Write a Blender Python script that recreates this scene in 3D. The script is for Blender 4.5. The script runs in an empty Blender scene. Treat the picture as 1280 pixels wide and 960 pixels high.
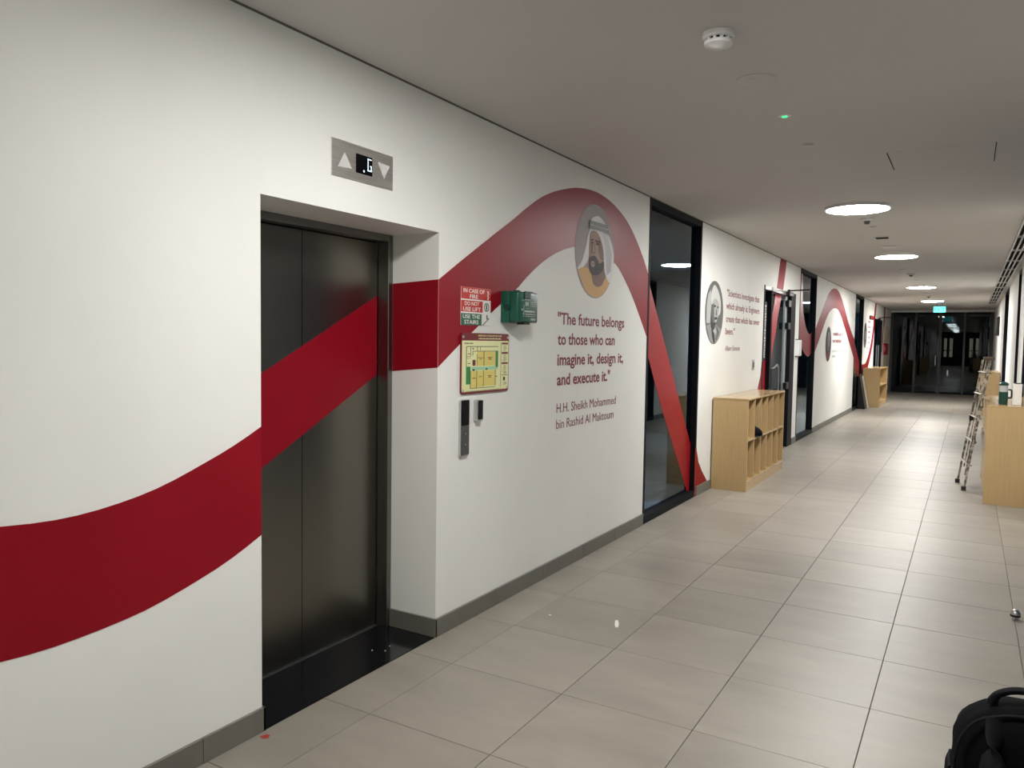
import bpy, bmesh, math, random
from mathutils import Vector, Matrix
random.seed(7)
C = bpy.context.scene.collection
PI = math.pi
H = 2.811          # ceiling height
XR = 3.02          # right wall
YE = 29.55         # far glazed wall
YB = -15.0         # wall behind the camera

# ------------------------------------------------------------------ camera
def setup_camera():
    f, yaw, pitch, roll = 961.75, 0.53544, 0.05674, -0.01522
    cy, sy, cp, sp = math.cos(yaw), math.sin(yaw), math.cos(pitch), math.sin(pitch)
    fw = Vector((-sy*cp, cy*cp, -sp)); r = Vector((cy, sy, 0)); d = fw.cross(r)
    cr, sr = math.cos(roll), math.sin(roll)
    r2 = cr*r + sr*d; d2 = -sr*r + cr*d
    cam = bpy.data.cameras.new('camera'); o = bpy.data.objects.new('camera', cam); C.objects.link(o)
    m = Matrix((r2, -d2, -fw)).transposed().to_4x4()
    m.translation = Vector((2.3778, 0, 1.5800))
    o.matrix_world = m
    cam.sensor_fit = 'HORIZONTAL'; cam.sensor_width = 36.0; cam.lens = f/1280*36
    cam.clip_start = 0.05; cam.clip_end = 200
    bpy.context.scene.camera = o
setup_camera()

# ------------------------------------------------------------------ world + exposure
w = bpy.data.worlds.new('night'); bpy.context.scene.world = w; w.use_nodes = True
w.node_tree.nodes['Background'].inputs[0].default_value = (0.55, 0.65, 0.8, 1)
w.node_tree.nodes['Background'].inputs[1].default_value = 0.01
vs = bpy.context.scene.view_settings
vs.view_transform = 'Standard'; vs.look = 'None'; vs.gamma = 1.0; vs.use_curve_mapping = False
vs.exposure = 0.10
LAMP = 132.0        # radiance of the round ceiling lights

# ------------------------------------------------------------------ materials
def mat(name, col, rough=0.6, metal=0.0, spec=0.5, emit=None, es=0.0, coat=0.0):
    m = bpy.data.materials.new(name); m.use_nodes = True
    b = m.node_tree.nodes['Principled BSDF']
    b.inputs['Base Color'].default_value = (*col, 1); b.inputs['Roughness'].default_value = rough
    b.inputs['Metallic'].default_value = metal; b.inputs['Specular IOR Level'].default_value = spec
    b.inputs['Coat Weight'].default_value = coat
    if emit:
        b.inputs['Emission Color'].default_value = (*emit, 1); b.inputs['Emission Strength'].default_value = es
    return m
def nodes(m): return m.node_tree.nodes, m.node_tree.links, m.node_tree.nodes['Principled BSDF']
def add_noise(m, scale, c1, c2, bump=0.0, stretch=(1, 1, 1), detail=5, lo=0.35, hi=0.65, bscale=None, world=True, rough=None):
    n, l, b = nodes(m)
    if world:
        g = n.new('ShaderNodeNewGeometry'); src = g.outputs['Position']
    else:
        g = n.new('ShaderNodeTexCoord'); src = g.outputs['Object']
    mp = n.new('ShaderNodeMapping'); mp.inputs['Scale'].default_value = stretch; l.new(src, mp.inputs[0])
    t = n.new('ShaderNodeTexNoise'); t.inputs['Scale'].default_value = scale; t.inputs['Detail'].default_value = detail
    l.new(mp.outputs[0], t.inputs['Vector'])
    r = n.new('ShaderNodeValToRGB'); r.color_ramp.elements[0].position = lo; r.color_ramp.elements[1].position = hi
    r.color_ramp.elements[0].color = (*c1, 1); r.color_ramp.elements[1].color = (*c2, 1)
    l.new(t.outputs[0], r.inputs[0]); l.new(r.outputs[0], b.inputs['Base Color'])
    if bump:
        t2 = n.new('ShaderNodeTexNoise'); t2.inputs['Scale'].default_value = bscale or scale*4; t2.inputs['Detail'].default_value = 4
        l.new(mp.outputs[0], t2.inputs['Vector'])
        bp = n.new('ShaderNodeBump'); bp.inputs['Strength'].default_value = bump; bp.inputs['Distance'].default_value = 0.002
        l.new(t2.outputs[0], bp.inputs['Height']); l.new(bp.outputs[0], b.inputs['Normal'])
    if rough:
        mr = n.new('ShaderNodeMapRange'); mr.inputs[3].default_value = rough[0]; mr.inputs[4].default_value = rough[1]
        l.new(t.outputs[0], mr.inputs[0]); l.new(mr.outputs[0], b.inputs['Roughness'])
    return m
M = {}
M['wall'] = add_noise(mat('painted_wall', (.78, .78, .75), .55, spec=.3), 1.3, (.76, .76, .73), (.80, .80, .765), bump=.12, bscale=60)
M['ceiling'] = add_noise(mat('painted_ceiling', (.61, .59, .57), .8, spec=.2), .8, (.60, .58, .56), (.625, .605, .585), bump=.08, bscale=50)
M['recess'] = mat('ceiling_joint_dark', (.12, .12, .11), .9)
M['red'] = add_noise(mat('red_vinyl', (.28, .002, .012), .42, spec=.2), 2, (.235, .002, .010), (.255, .003, .012), bump=.04, bscale=40)
M['redglass'] = mat('red_glass_vinyl', (.27, .006, .012), .35, spec=.35)
M['maroon'] = mat('maroon_lettering', (.20, .008, .03), .5)
M['steel'] = mat('brushed_dark_steel', (.23, .215, .185), .28, metal=1)
n, l, b = nodes(M['steel'])
g = n.new('ShaderNodeNewGeometry'); mp = n.new('ShaderNodeMapping'); mp.inputs['Scale'].default_value = (2, 700, .6)
t = n.new('ShaderNodeTexNoise'); t.inputs['Scale'].default_value = 1.0; t.inputs['Detail'].default_value = 3
l.new(g.outputs['Position'], mp.inputs[0]); l.new(mp.outputs[0], t.inputs['Vector'])
mr = n.new('ShaderNodeMapRange'); mr.inputs[3].default_value = .27; mr.inputs[4].default_value = .31
l.new(t.outputs[0], mr.inputs[0]); l.new(mr.outputs[0], b.inputs['Roughness'])
M['frame_steel'] = mat('elevator_frame_steel', (.22, .22, .21), .3, metal=1)
M['bright_steel'] = add_noise(mat('brushed_steel_plate', (.7, .68, .64), .3, metal=1), 1, (.68, .66, .62), (.85, .83, .79), stretch=(4, 4, 160), rough=(.3, .45))
M['black'] = mat('black_plastic', (.008, .008, .010), .4, spec=.3)
M['blackframe'] = mat('black_powder_coated_frame', (.006, .007, .010), .6, spec=.12)
M['postgrey'] = mat('dark_grey_post', (.03, .03, .032), .5)
M['gap'] = mat('dark_gap', (.004, .004, .004), .9, spec=.1)
M['granite'] = add_noise(mat('black_granite', (.006, .006, .008), .12), 90, (.004, .004, .006), (.016, .016, .02), lo=.5, hi=.8)
M['rubber'] = mat('black_rubber', (.015, .015, .015), .8)
M['white'] = mat('white_plastic', (.75, .75, .74), .45)
M['offwhite'] = mat('offwhite_plastic', (.6, .6, .58), .5)
M['grey'] = mat('grey_plastic', (.075, .078, .08), .45, spec=.3)
M['alu'] = mat('satin_aluminium', (.6, .6, .6), .35, metal=1)
M['rail'] = mat('pale_alu_rail', (.62, .62, .62), .35, metal=.8)
M['screen'] = mat('display_black_glass', (.003, .003, .005), .2, spec=.12)
M['lampglow'] = mat('display_segments', (.6, .8, .9), .4, emit=(.75, .92, 1), es=.9)
M['diffuser'] = mat('lamp_diffuser', (.9, .9, .88), .5, emit=(1, .985, .95), es=LAMP)
M['diffuser_dim'] = mat('lamp_diffuser_dimmer', (.9, .9, .88), .5, emit=(1, .985, .95), es=LAMP*.70)
M['diffuser_far'] = mat('lamp_diffuser_brighter', (.9, .9, .88), .5, emit=(1, .985, .95), es=LAMP*1.4)
M['greenled'] = mat('green_led', (.05, .6, .3), .4, emit=(.06, .9, .32), es=1.1)
M['exit'] = mat('exit_sign_glow', (.1, .7, .7), .4, emit=(.10, .80, .80), es=1.5)
M['exittext'] = mat('exit_sign_green', (.0, .2, .2), .5, emit=(.0, .12, .13), es=.4)
M['green'] = mat('dark_green_plastic', (.006, .085, .055), .28)
M['greenlid'] = mat('dark_green_lid', (.004, .045, .035), .4)
M['sgreen'] = mat('sign_green', (.01, .11, .06), .35)
M['sred'] = mat('sign_red', (.52, .025, .02), .35)
M['swhite'] = mat('sign_white', (.8, .78, .74), .4)
M['smaroon'] = mat('sign_maroon', (.16, .006, .012), .35)
M['cream'] = mat('plan_cream', (.78, .78, .42), .35)
M['yellow'] = mat('plan_yellow', (.72, .60, .16), .4)
M['pgreen'] = mat('plan_green', (.02, .22, .06), .4)
M['mint'] = mat('plan_mint', (.35, .62, .38), .4)
M['ink'] = mat('dark_ink', (.03, .03, .03), .5)
M['carpet'] = add_noise(mat('dark_carpet', (.10, .12, .14), .9), 6, (.09, .11, .13), (.13, .15, .17))
M['darkwall'] = mat('dim_blue_grey_wall', (.42, .55, .68), .8)
M['darkdoor'] = mat('dark_room_panel', (.02, .022, .026), .6)
M['redbox'] = mat('red_enamel', (.42, .004, .02), .4)
M['beige'] = mat('beige_door', (.62, .55, .40), .6)
M['canvas'] = add_noise(mat('black_canvas', (.003, .003, .004), .9, spec=.1), 300, (.002, .002, .003), (.005, .005, .006), bump=.4, bscale=500)
M['webbing'] = mat('black_webbing', (.006, .006, .008), .75, spec=.2)
M['flake'] = mat('paint_flake', (.8, .78, .72), .8)
M['redspot'] = mat('red_paint_spot', (.35, .04, .025), .7)
M['scuff'] = mat('scuff_mark', (.42, .41, .40), .8)
M['lit'] = mat('added_pane_glow', (.6, .55, .4), .5, emit=(1, .86, .62), es=2.2)  # glow of the added panes behind the camera
M['clear'] = mat('clear_plastic_grey', (.45, .48, .48), .15)
# wood laminate
def wood(name, horizontal=False):
    m = mat(name, (.55, .37, .18), .38, spec=.4)
    st = (60, 60, 2) if not horizontal else (40, 2, 40)
    return add_noise(m, 1.6, (.435, .30, .143), (.49, .345, .17), stretch=st, lo=.3, hi=.7, detail=4)
M['oak'] = wood('oak_laminate'); M['oaktop'] = wood('oak_laminate_top', True)
M['oaktop'].node_tree.nodes['Principled BSDF'].inputs['Roughness'].default_value = .2
# floor tile: cloudy cement look, every tile a touch different
def tile_mat(name, base, var, rough):
    m = mat(name, base, rough, spec=.45); n, l, b = nodes(m)
    g = n.new('ShaderNodeNewGeometry'); oi = n.new('ShaderNodeObjectInfo')
    add = n.new('ShaderNodeVectorMath'); add.operation = 'MULTIPLY_ADD'
    add.inputs[1].default_value = (1, 1, 1); l.new(g.outputs['Position'], add.inputs[0])
    cmb = n.new('ShaderNodeMath'); cmb.operation = 'MULTIPLY'; cmb.inputs[1].default_value = 37; l.new(oi.outputs['Random'], cmb.inputs[0])
    l.new(cmb.outputs[0], add.inputs[2])
    mp = n.new('ShaderNodeMapping'); mp.inputs['Scale'].default_value = (1, 2.6, 1); l.new(add.outputs[0], mp.inputs[0])
    t = n.new('ShaderNodeTexNoise'); t.inputs['Scale'].default_value = 1.5; t.inputs['Detail'].default_value = 8; t.inputs['Roughness'].default_value = .55
    l.new(mp.outputs[0], t.inputs['Vector'])
    t2 = n.new('ShaderNodeTexNoise'); t2.inputs['Scale'].default_value = 14; t2.inputs['Detail'].default_value = 6
    l.new(mp.outputs[0], t2.inputs['Vector'])
    mx = n.new('ShaderNodeMath'); mx.operation = 'MULTIPLY_ADD'; mx.inputs[1].default_value = .14
    l.new(t2.outputs[0], mx.inputs[0]); l.new(t.outputs[0], mx.inputs[2])
    mr = n.new('ShaderNodeMapRange'); mr.inputs[1].default_value = .42; mr.inputs[2].default_value = .85
    mr.inputs[3].default_value = 1-var; mr.inputs[4].default_value = 1+var; l.new(mx.outputs[0], mr.inputs[0])
    r2 = n.new('ShaderNodeMapRange'); r2.inputs[3].default_value = .93; r2.inputs[4].default_value = 1.07; l.new(oi.outputs['Random'], r2.inputs[0])
    ml = n.new('ShaderNodeMath'); ml.operation = 'MULTIPLY'; l.new(mr.outputs[0], ml.inputs[0]); l.new(r2.outputs[0], ml.inputs[1])
    vm = n.new('ShaderNodeVectorMath'); vm.operation = 'SCALE'; vm.inputs[0].default_value = base; l.new(ml.outputs[0], vm.inputs['Scale'])
    l.new(vm.outputs[0], b.inputs['Base Color'])
    rr = n.new('ShaderNodeMapRange'); rr.inputs[3].default_value = rough-.06; rr.inputs[4].default_value = rough+.08
    l.new(t.outputs[0], rr.inputs[0]); l.new(rr.outputs[0], b.inputs['Roughness'])
    bp = n.new('ShaderNodeBump'); bp.inputs['Strength'].default_value = .12; bp.inputs['Distance'].default_value = .002
    l.new(t2.outputs[0], bp.inputs['Height']); l.new(bp.outputs[0], b.inputs['Normal'])
    return m
M['tile'] = tile_mat('cement_floor_tile', (.285, .258, .220), .14, .40)
M['skirt'] = tile_mat('cement_skirting_tile', (.15, .144, .122), .12, .45)
M['grout'] = mat('floor_grout', (.13, .12, .105), .9)
# ladder: aluminium splashed with paint
M['ladder'] = add_noise(mat('paint_splashed_aluminium', (.5, .47, .42), .5, metal=.25), 22, (.10, .085, .065), (.46, .42, .36), lo=.42, hi=.58)
# glass: one clear pane face that mirrors by Fresnel and lets the rest through
def glass(name, tint=(.74, .86, .94), ior=1.5):
    m = bpy.data.materials.new(name); m.use_nodes = True; nt = m.node_tree; nt.nodes.clear()
    out = nt.nodes.new('ShaderNodeOutputMaterial'); mx = nt.nodes.new('ShaderNodeMixShader')
    tr = nt.nodes.new('ShaderNodeBsdfTransparent'); tr.inputs[0].default_value = (*tint, 1)
    gl = nt.nodes.new('ShaderNodeBsdfGlossy'); gl.inputs['Roughness'].default_value = .0; gl.inputs[0].default_value = (.80, .92, 1, 1)
    fr = nt.nodes.new('ShaderNodeFresnel'); fr.inputs[0].default_value = ior
    ge = nt.nodes.new('ShaderNodeNewGeometry'); sb = nt.nodes.new('ShaderNodeMath'); sb.operation = 'SUBTRACT'; sb.inputs[0].default_value = 1
    ml = nt.nodes.new('ShaderNodeMath'); ml.operation = 'MULTIPLY'
    L = nt.links
    L.new(ge.outputs['Backfacing'], sb.inputs[1]); L.new(fr.outputs[0], ml.inputs[0]); L.new(sb.outputs[0], ml.inputs[1])
    L.new(ml.outputs[0], mx.inputs[0]); L.new(tr.outputs[0], mx.inputs[1]); L.new(gl.outputs[0], mx.inputs[2]); L.new(mx.outputs[0], out.inputs[0])
    return m
M['glass'] = glass('window_glass'); M['darkglass'] = glass('tinted_glass', (.45, .47, .5), 1.42)

# ------------------------------------------------------------------ mesh helpers
class MB:
    def __init__(s): s.bm = bmesh.new()
    def box(s, x0, x1, y0, y1, z0, z1, bev=0.0, seg=1):
        r = bmesh.ops.create_cube(s.bm, size=1); v = r['verts']
        for q in v:
            q.co = Vector((x0 if q.co.x < 0 else x1, y0 if q.co.y < 0 else y1, z0 if q.co.z < 0 else z1))
        if bev:
            e = list({e for q in v for e in q.link_edges})
            bmesh.ops.bevel(s.bm, geom=e, offset=bev, segments=seg, profile=.5, affect='EDGES')
        return s
    def cyl(s, p0, p1, r0, r1=None, n=16, caps=True):
        p0, p1 = Vector(p0), Vector(p1); r1 = r0 if r1 is None else r1
        d = p1-p0; q = d.to_track_quat('Z', 'Y').to_matrix().to_4x4(); q.translation = (p0+p1)/2
        bmesh.ops.create_cone(s.bm, cap_ends=caps, segments=n, radius1=r0, radius2=r1, depth=d.length, matrix=q)
        return s
    def lathe(s, o, prof, n=32):
        o = Vector(o); rings = []
        for r, z in prof:
            if r < 1e-5: rings.append([s.bm.verts.new(o+Vector((0, 0, z)))])
            else: rings.append([s.bm.verts.new(o+Vector((r*math.cos(2*PI*k/n), r*math.sin(2*PI*k/n), z))) for k in range(n)])
        for a, b_ in zip(rings, rings[1:]):
            for k in range(n):
                k2 = (k+1) % n
                if len(a) == 1 and len(b_) == 1: continue
                if len(a) == 1: s.bm.faces.new((a[0], b_[k2], b_[k]))
                elif len(b_) == 1: s.bm.faces.new((a[k], a[k2], b_[0]))
                else: s.bm.faces.new((a[k], a[k2], b_[k2], b_[k]))
        return s
    def tube(s, pts, r, n=10, closed=False):
        pts = [Vector(p) for p in pts]; rings = []; N = len(pts); up = Vector((.13, .31, .94)).normalized()
        for i, p in enumerate(pts):
            t = (pts[min(i+1, N-1)]-pts[max(i-1, 0)]).normalized()
            a = t.cross(up).normalized(); c = a.cross(t)
            rx, ry = (r if isinstance(r, tuple) else (r, r))
            rings.append([s.bm.verts.new(p+a*math.cos(2*PI*k/n)*rx+c*math.sin(2*PI*k/n)*ry) for k in range(n)])
        for a, b_ in zip(rings, rings[1:]):
            for k in range(n): s.bm.faces.new((a[k], a[(k+1) % n], b_[(k+1) % n], b_[k]))
        s.bm.faces.new(rings[0][::-1]); s.bm.faces.new(rings[-1])
        return s
    def plate(s, pts, x0, x1, ax='x'):
        """polygon pts (two coordinates) extruded between x0 and x1 along an axis"""
        f = {'x': lambda a, p: (a, p[0], p[1]), 'y': lambda a, p: (p[0], a, p[1]), 'z': lambda a, p: (p[0], p[1], a)}[ax]
        A = [s.bm.verts.new(f(x0, p)) for p in pts]; B = [s.bm.verts.new(f(x1, p)) for p in pts]
        s.bm.faces.new(A); s.bm.faces.new(B[::-1]); k = len(pts)
        for i in range(k): s.bm.faces.new((A[i], B[i], B[(i+1) % k], A[(i+1) % k]))
        return s
    def strip(s, ea, eb, x0, x1, n=48):
        """ribbon between two (y,z) edge curves, thickness x0..x1"""
        a, b_ = resample(ea, n), resample(eb, n); V = []
        for p, q in zip(a, b_): V.append([s.bm.verts.new((x, *c)) for x in (x0, x1) for c in (p, q)])
        for u, v in zip(V, V[1:]):
            s.bm.faces.new((u[2], u[3], v[3], v[2])); s.bm.faces.new((u[0], v[0], v[1], u[1]))
            s.bm.faces.new((u[0], u[2], v[2], v[0])); s.bm.faces.new((u[1], v[1], v[3], u[3]))
        for u in (V[0], V[-1]): s.bm.faces.new((u[0], u[1], u[3], u[2]))
        return s
    def build(s, name, m, parent=None, smooth=False):
        bmesh.ops.recalc_face_normals(s.bm, faces=s.bm.faces)
        me = bpy.data.meshes.new(name); s.bm.to_mesh(me); s.bm.free()
        if smooth:
            for p in me.polygons: p.use_smooth = True
            try: me.set_sharp_from_angle(angle=math.radians(40))
            except Exception: pass
        me.materials.append(m)
        o = bpy.data.objects.new(name, me); C.objects.link(o)
        if parent: put(o, parent)
        return o
def put(o, parent):
    o.parent = parent; o.matrix_parent_inverse = Matrix.Translation(-parent.location) if parent.location.length else Matrix()
def crom(pts, n):
    P = [pts[0]]+list(pts)+[pts[-1]]; out = []
    for i in range(1, len(P)-2):
        for k in range(n):
            t = k/n; r = []
            for c in range(len(pts[0])):
                p0, p1, p2, p3 = (P[i+j][c] for j in (-1, 0, 1, 2))
                r.append(.5*((2*p1)+(-p0+p2)*t+(2*p0-5*p1+4*p2-p3)*t*t+(-p0+3*p1-3*p2+p3)*t**3))
            out.append(tuple(r))
    return out+[tuple(pts[-1])]
def resample(pts, n):
    c = crom(pts, 12); L = [0]
    for a, b_ in zip(c, c[1:]): L.append(L[-1]+math.dist(a, b_))
    out = []; j = 0
    for i in range(n+1):
        t = L[-1]*i/n
        while j < len(L)-2 and L[j+1] < t: j += 1
        u = (t-L[j])/max(L[j+1]-L[j], 1e-9)
        out.append(tuple(a+(b_-a)*u for a, b_ in zip(c[j], c[j+1])))
    return out
def tag(o, label=None, cat=None, group=None, kind=None):
    if label: o['label'] = label
    if cat: o['category'] = cat
    if group: o['group'] = group
    if kind: o['kind'] = kind
    return o
def thing(name, label, cat, loc=(0, 0, 0), group=None):
    o = bpy.data.objects.new(name, None); C.objects.link(o); o.location = loc; o.empty_display_size = .05
    return tag(o, label, cat, group)
def structure(name, loc=(0, 0, 0)):
    o = bpy.data.objects.new(name, None); C.objects.link(o); o.location = loc; return tag(o, kind='structure')
def disc(cy, cz, ry, rz, n=40, a0=0, a1=2*PI):
    return [(cy+ry*math.cos(a0+(a1-a0)*k/n), cz+rz*math.sin(a0+(a1-a0)*k/n)) for k in range(n if abs(a1-a0-2*PI) < 1e-6 else n+1)]
def text(name, s, y, z, cap, width, x, m, parent, bold=0.0, vertical=False, ext=.0006, axis='x', words=True):
    """one line of lettering lying on the plane x=const (reads towards +y); left edge y, baseline z"""
    cu = bpy.data.curves.new(name, 'FONT'); cu.body = s; cu.size = 1; cu.extrude = .0005; cu.offset = bold; cu.resolution_u = 3
    o = bpy.data.objects.new(name, cu); C.objects.link(o)
    bpy.context.view_layer.update()
    me = bpy.data.meshes.new_from_object(o.evaluated_get(bpy.context.evaluated_depsgraph_get()))
    bpy.data.objects.remove(o); bpy.data.curves.remove(cu)
    xs = [v.co.x for v in me.vertices]; x0, x1 = min(xs), max(xs)
    k = cap/.70; kw = width/(x1-x0) if width else k
    for v in me.vertices:
        a, b_, c = (v.co.x-x0)*kw, v.co.y*k, (ext if v.co.z > 0 else 0)
        if vertical: v.co = (x+c, y-b_, z+a)
        elif axis == 'y': v.co = (y+a, x-c, z+b_)
        else: v.co = (x+c, y+a, z+b_)
    me.materials.clear(); me.materials.append(m)
    if words and ' ' in s:
        ax = 1; iv = sorted((min(me.vertices[a].co[ax], me.vertices[b_].co[ax]), max(me.vertices[a].co[ax], me.vertices[b_].co[ax])) for a, b_ in (e.vertices for e in me.edges))
        gaps = []; end = iv[0][1]
        for a, b_ in iv:
            if a > end: gaps.append((a-end, (a+end)/2))
            end = max(end, b_)
        cuts = sorted(g for _, g in sorted(gaps)[-s.count(' '):]); lims = [-1e9]+cuts+[1e9]
        for lo_, hi_ in zip(lims, lims[1:]):
            bm = bmesh.new(); bm.from_mesh(me)
            bmesh.ops.delete(bm, geom=[v for v in bm.verts if not lo_ <= v.co[ax] < hi_], context='VERTS')
            mw = bpy.data.meshes.new('word'); bm.to_mesh(mw); bm.free(); mw.materials.append(m) if not mw.materials else None
            o = bpy.data.objects.new('word', mw); C.objects.link(o); put(o, parent)
        return o
    o = bpy.data.objects.new(name, me); C.objects.link(o); put(o, parent); return o

# ------------------------------------------------------------------ floor
gx, gy, T = .8691, 4.8203, .6
floor = MB().box(-.55, XR+.4, YB, YE+6, -.12, -.004).build('floor', M['grout']); tag(floor, kind='structure')
xs = [(0.0, gx-T)]+[(gx+T*(k-1), gx+T*k) for k in range(0, 4)]; xs = xs+[(xs[-1][1], XR)]
xs = [(0.004, gx-T)]+[(gx-T+T*k, gx+T*k) for k in range(4)]+[(gx+3*T, XR)]
y0 = gy-8*T; tmesh = {}; G = .0016
def tile_mesh(wx, wy):
    key = (round(wx, 4), round(wy, 4))
    if key not in tmesh:
        b_ = MB().box(G, wx-G, G, wy-G, -.010, 0, bev=.0012)
        o = b_.build('tile', M['tile']); tmesh[key] = o.data; bpy.data.objects.remove(o)
    return tmesh[key]
rows = []; y = y0
while y < YE-.02: rows.append((y, min(y+T, YE))); y += T
for (ya, yb) in rows:
    for (xa, xb) in xs:
        o = bpy.data.objects.new('tile', tile_mesh(xb-xa, yb-ya)); C.objects.link(o); o.location = (xa, ya, 0); o.parent = floor
b_ = MB(); y = y0-T
while y > YB:
    for (xa, xb) in xs: b_.box(xa+G, xb-G, y+G, y+T-G, -.01, 0)
    y -= T
tag(b_.build('tile', M['tile'], floor), kind='stuff')
b_ = MB(); y = YE+.12
while y < YE+5.9:
    for (xa, xb) in xs: b_.box(xa+G, xb-G, y+G, y+T-G, -.01, 0)
    y += T
tag(b_.build('tile', M['tile'], floor), kind='stuff')
b_ = MB().box(-.40, .0, 2.085, 3.245, -.12, .0).build('threshold_slab', M['granite'], floor); b_['label'] = 'polished black granite threshold in front of the elevator doors'

# ------------------------------------------------------------------ ceiling
ceil = MB().box(-.55, XR+.4, YB, YE+6, H, H+.12).build('ceiling', M['ceiling']); tag(ceil, kind='structure')
MB().box(.0, .008, YB, YE, H-.006, H+.001).build('shadow_gap', M['recess'], ceil)

# ------------------------------------------------------------------ left wall (openings: lift, window 1, door 1, windows 2 and 3, door 2)
LY0, LY1, LZ = 2.083, 3.247, 2.130
W1, D1, W2, W3, D2 = (6.25, 7.745), (10.53, 12.70), (13.03, 14.57), (20.0, 21.66), (24.35, 26.6)
DZ = 2.37; TH = .12
b_ = MB()
b_.box(-TH, 0, YB, LY0, 0, H); b_.box(-TH, 0, LY0, LY1, LZ, H); b_.box(-TH, 0, LY1, W1[0], 0, H)
b_.box(-TH, 0, W1[1], D1[0], 0, H); b_.box(-TH, 0, D1[0], D1[1], DZ, H); b_.box(-TH, 0, D1[1], W2[0], 0, H)
b_.box(-TH, 0, W2[1], W3[0], 0, H); b_.box(-TH, 0, W3[1], D2[0], 0, H); b_.box(-TH, 0, D2[0], D2[1], DZ, H); b_.box(-TH, 0, D2[1], YE+6, 0, H)
# deep reveals of the lift opening
b_.box(-.50, -TH, LY0-.12, LY0, 0, LZ+.12); b_.box(-.50, -TH, LY1, LY1+.12, 0, LZ+.12); b_.box(-.50, -TH, LY0, LY1, LZ, LZ+.12)
wl = b_.build('wall_left', M['wall']); tag(wl, kind='structure')

# baseboards of cement tiles
bb = structure('baseboard_left')
def skirting(y0_, y1_):
    y = y0_
    while y < y1_-.01:
        e = min(y+.6, y1_)
        MB().box(-.002, .011, y+.0008, e-.0008, .0, .098, bev=.0015).build('tile', M['skirt'], bb); y = e
skirting(.60, LY0+.012); skirting(LY1-.012, W1[0]); skirting(W1[1]+.01, D1[0]); skirting(D1[1], W2[0]); skirting(W2[1], W3[0])
skirting(W3[1], D2[0]); skirting(D2[1], YE)
b_ = MB(); b_.box(-.002, .011, YB, .60, 0, .098); tag(b_.build('tile', M['skirt'], bb), kind='stuff')
MB().box(-.31, .011, LY1-.011, LY1+.002, .0, .098, bev=.0015).build('tile', M['skirt'], bb)
MB().box(-.31, .011, LY0-.002, LY0+.011, .0, .098, bev=.0015).build('tile', M['skirt'], bb)

# ------------------------------------------------------------------ elevator doors and frame
el = thing('elevator_entrance', 'stainless steel two-panel elevator doors crossed by the red ribbon in a deep white reveal', 'elevator', (-.34, 2.665, 0))
b_ = MB()
b_.box(-.38, -.302, LY1-.036, LY1-.001, 0, LZ-.001, bev=.002); b_.box(-.38, -.302, LY0+.001, LY0+.036, 0, LZ-.001, bev=.002)
b_.box(-.38, -.302, LY0+.036, LY1-.036, LZ-.036, LZ-.001, bev=.002)
b_.build('door_frame', M['frame_steel'], el)
for (a, c) in ((LY0+.04, 2.6625), (2.6665, LY1-.041)):
    d = MB().box(-.40, -.378, a, c, .008, LZ-.041).build('door_panel', M['steel'], el)
    zt = lambda y: 1.385+(y-2.36)*.500; zb = lambda y: .95+(y-2.36)*.512
    if c < 2.67: c = 2.6665
    MB().plate([(a, zb(a)), (c, zb(c)), (c, zt(c)), (a, zt(a))], -.3781, -.3774).build('red_ribbon', M['red'], d)
MB().box(-.400, -.368, LY0+.037, LY1-.037, -.001, .004).build('door_sill', M['alu'], el)
MB().box(-.45, -.401, LY0+.02, LY1-.02, 0, LZ-.02).build('shaft_backing', M['gap'], el)

# lift indicator
t = thing('floor_indicator', 'brushed steel floor indicator plate with lit letter G above the elevator', 'sign', (0, 2.666, 2.355))
MB().box(.0, .006, 2.464, 2.869, 2.276, 2.434, bev=.001).build('plate', M['bright_steel'], t)
MB().box(.0055, .0072, 2.614, 2.722, 2.313, 2.397).build('display', M['screen'], t)
b_ = MB()
S = .0048
for (a, b1, c, d1) in ((2.697, 2.720, .0, 0), ):
    y0_, y1_, z0_, z1_ = 2.690, 2.716, 2.333, 2.388
    b_.box(.0072, .0078, y0_, y0_+S, z0_, z1_); b_.box(.0072, .0078, y0_, y1_, z1_-S, z1_); b_.box(.0072, .0078, y0_, y1_, z0_, z0_+S)
    b_.box(.0072, .0078, y1_-S, y1_, z0_, z0_+.022); b_.box(.0072, .0078, y0_+.016, y1_, z0_+.021, z0_+.021+S)
b_.build('letter', M['lampglow'], t)
MB().plate(disc(2.665, 2.327, .005, .005, 12), .0072, .0078).build('dot', M['lampglow'], t)
MB().plate([(2.500, 2.318), (2.588, 2.322), (2.5425, 2.384)], .006, .0075).build('up_arrow', M['offwhite'], t)
MB().plate([(2.758, 2.389), (2.846, 2.384), (2.802, 2.320)], .006, .0075).build('down_arrow', M['offwhite'], t)

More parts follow.
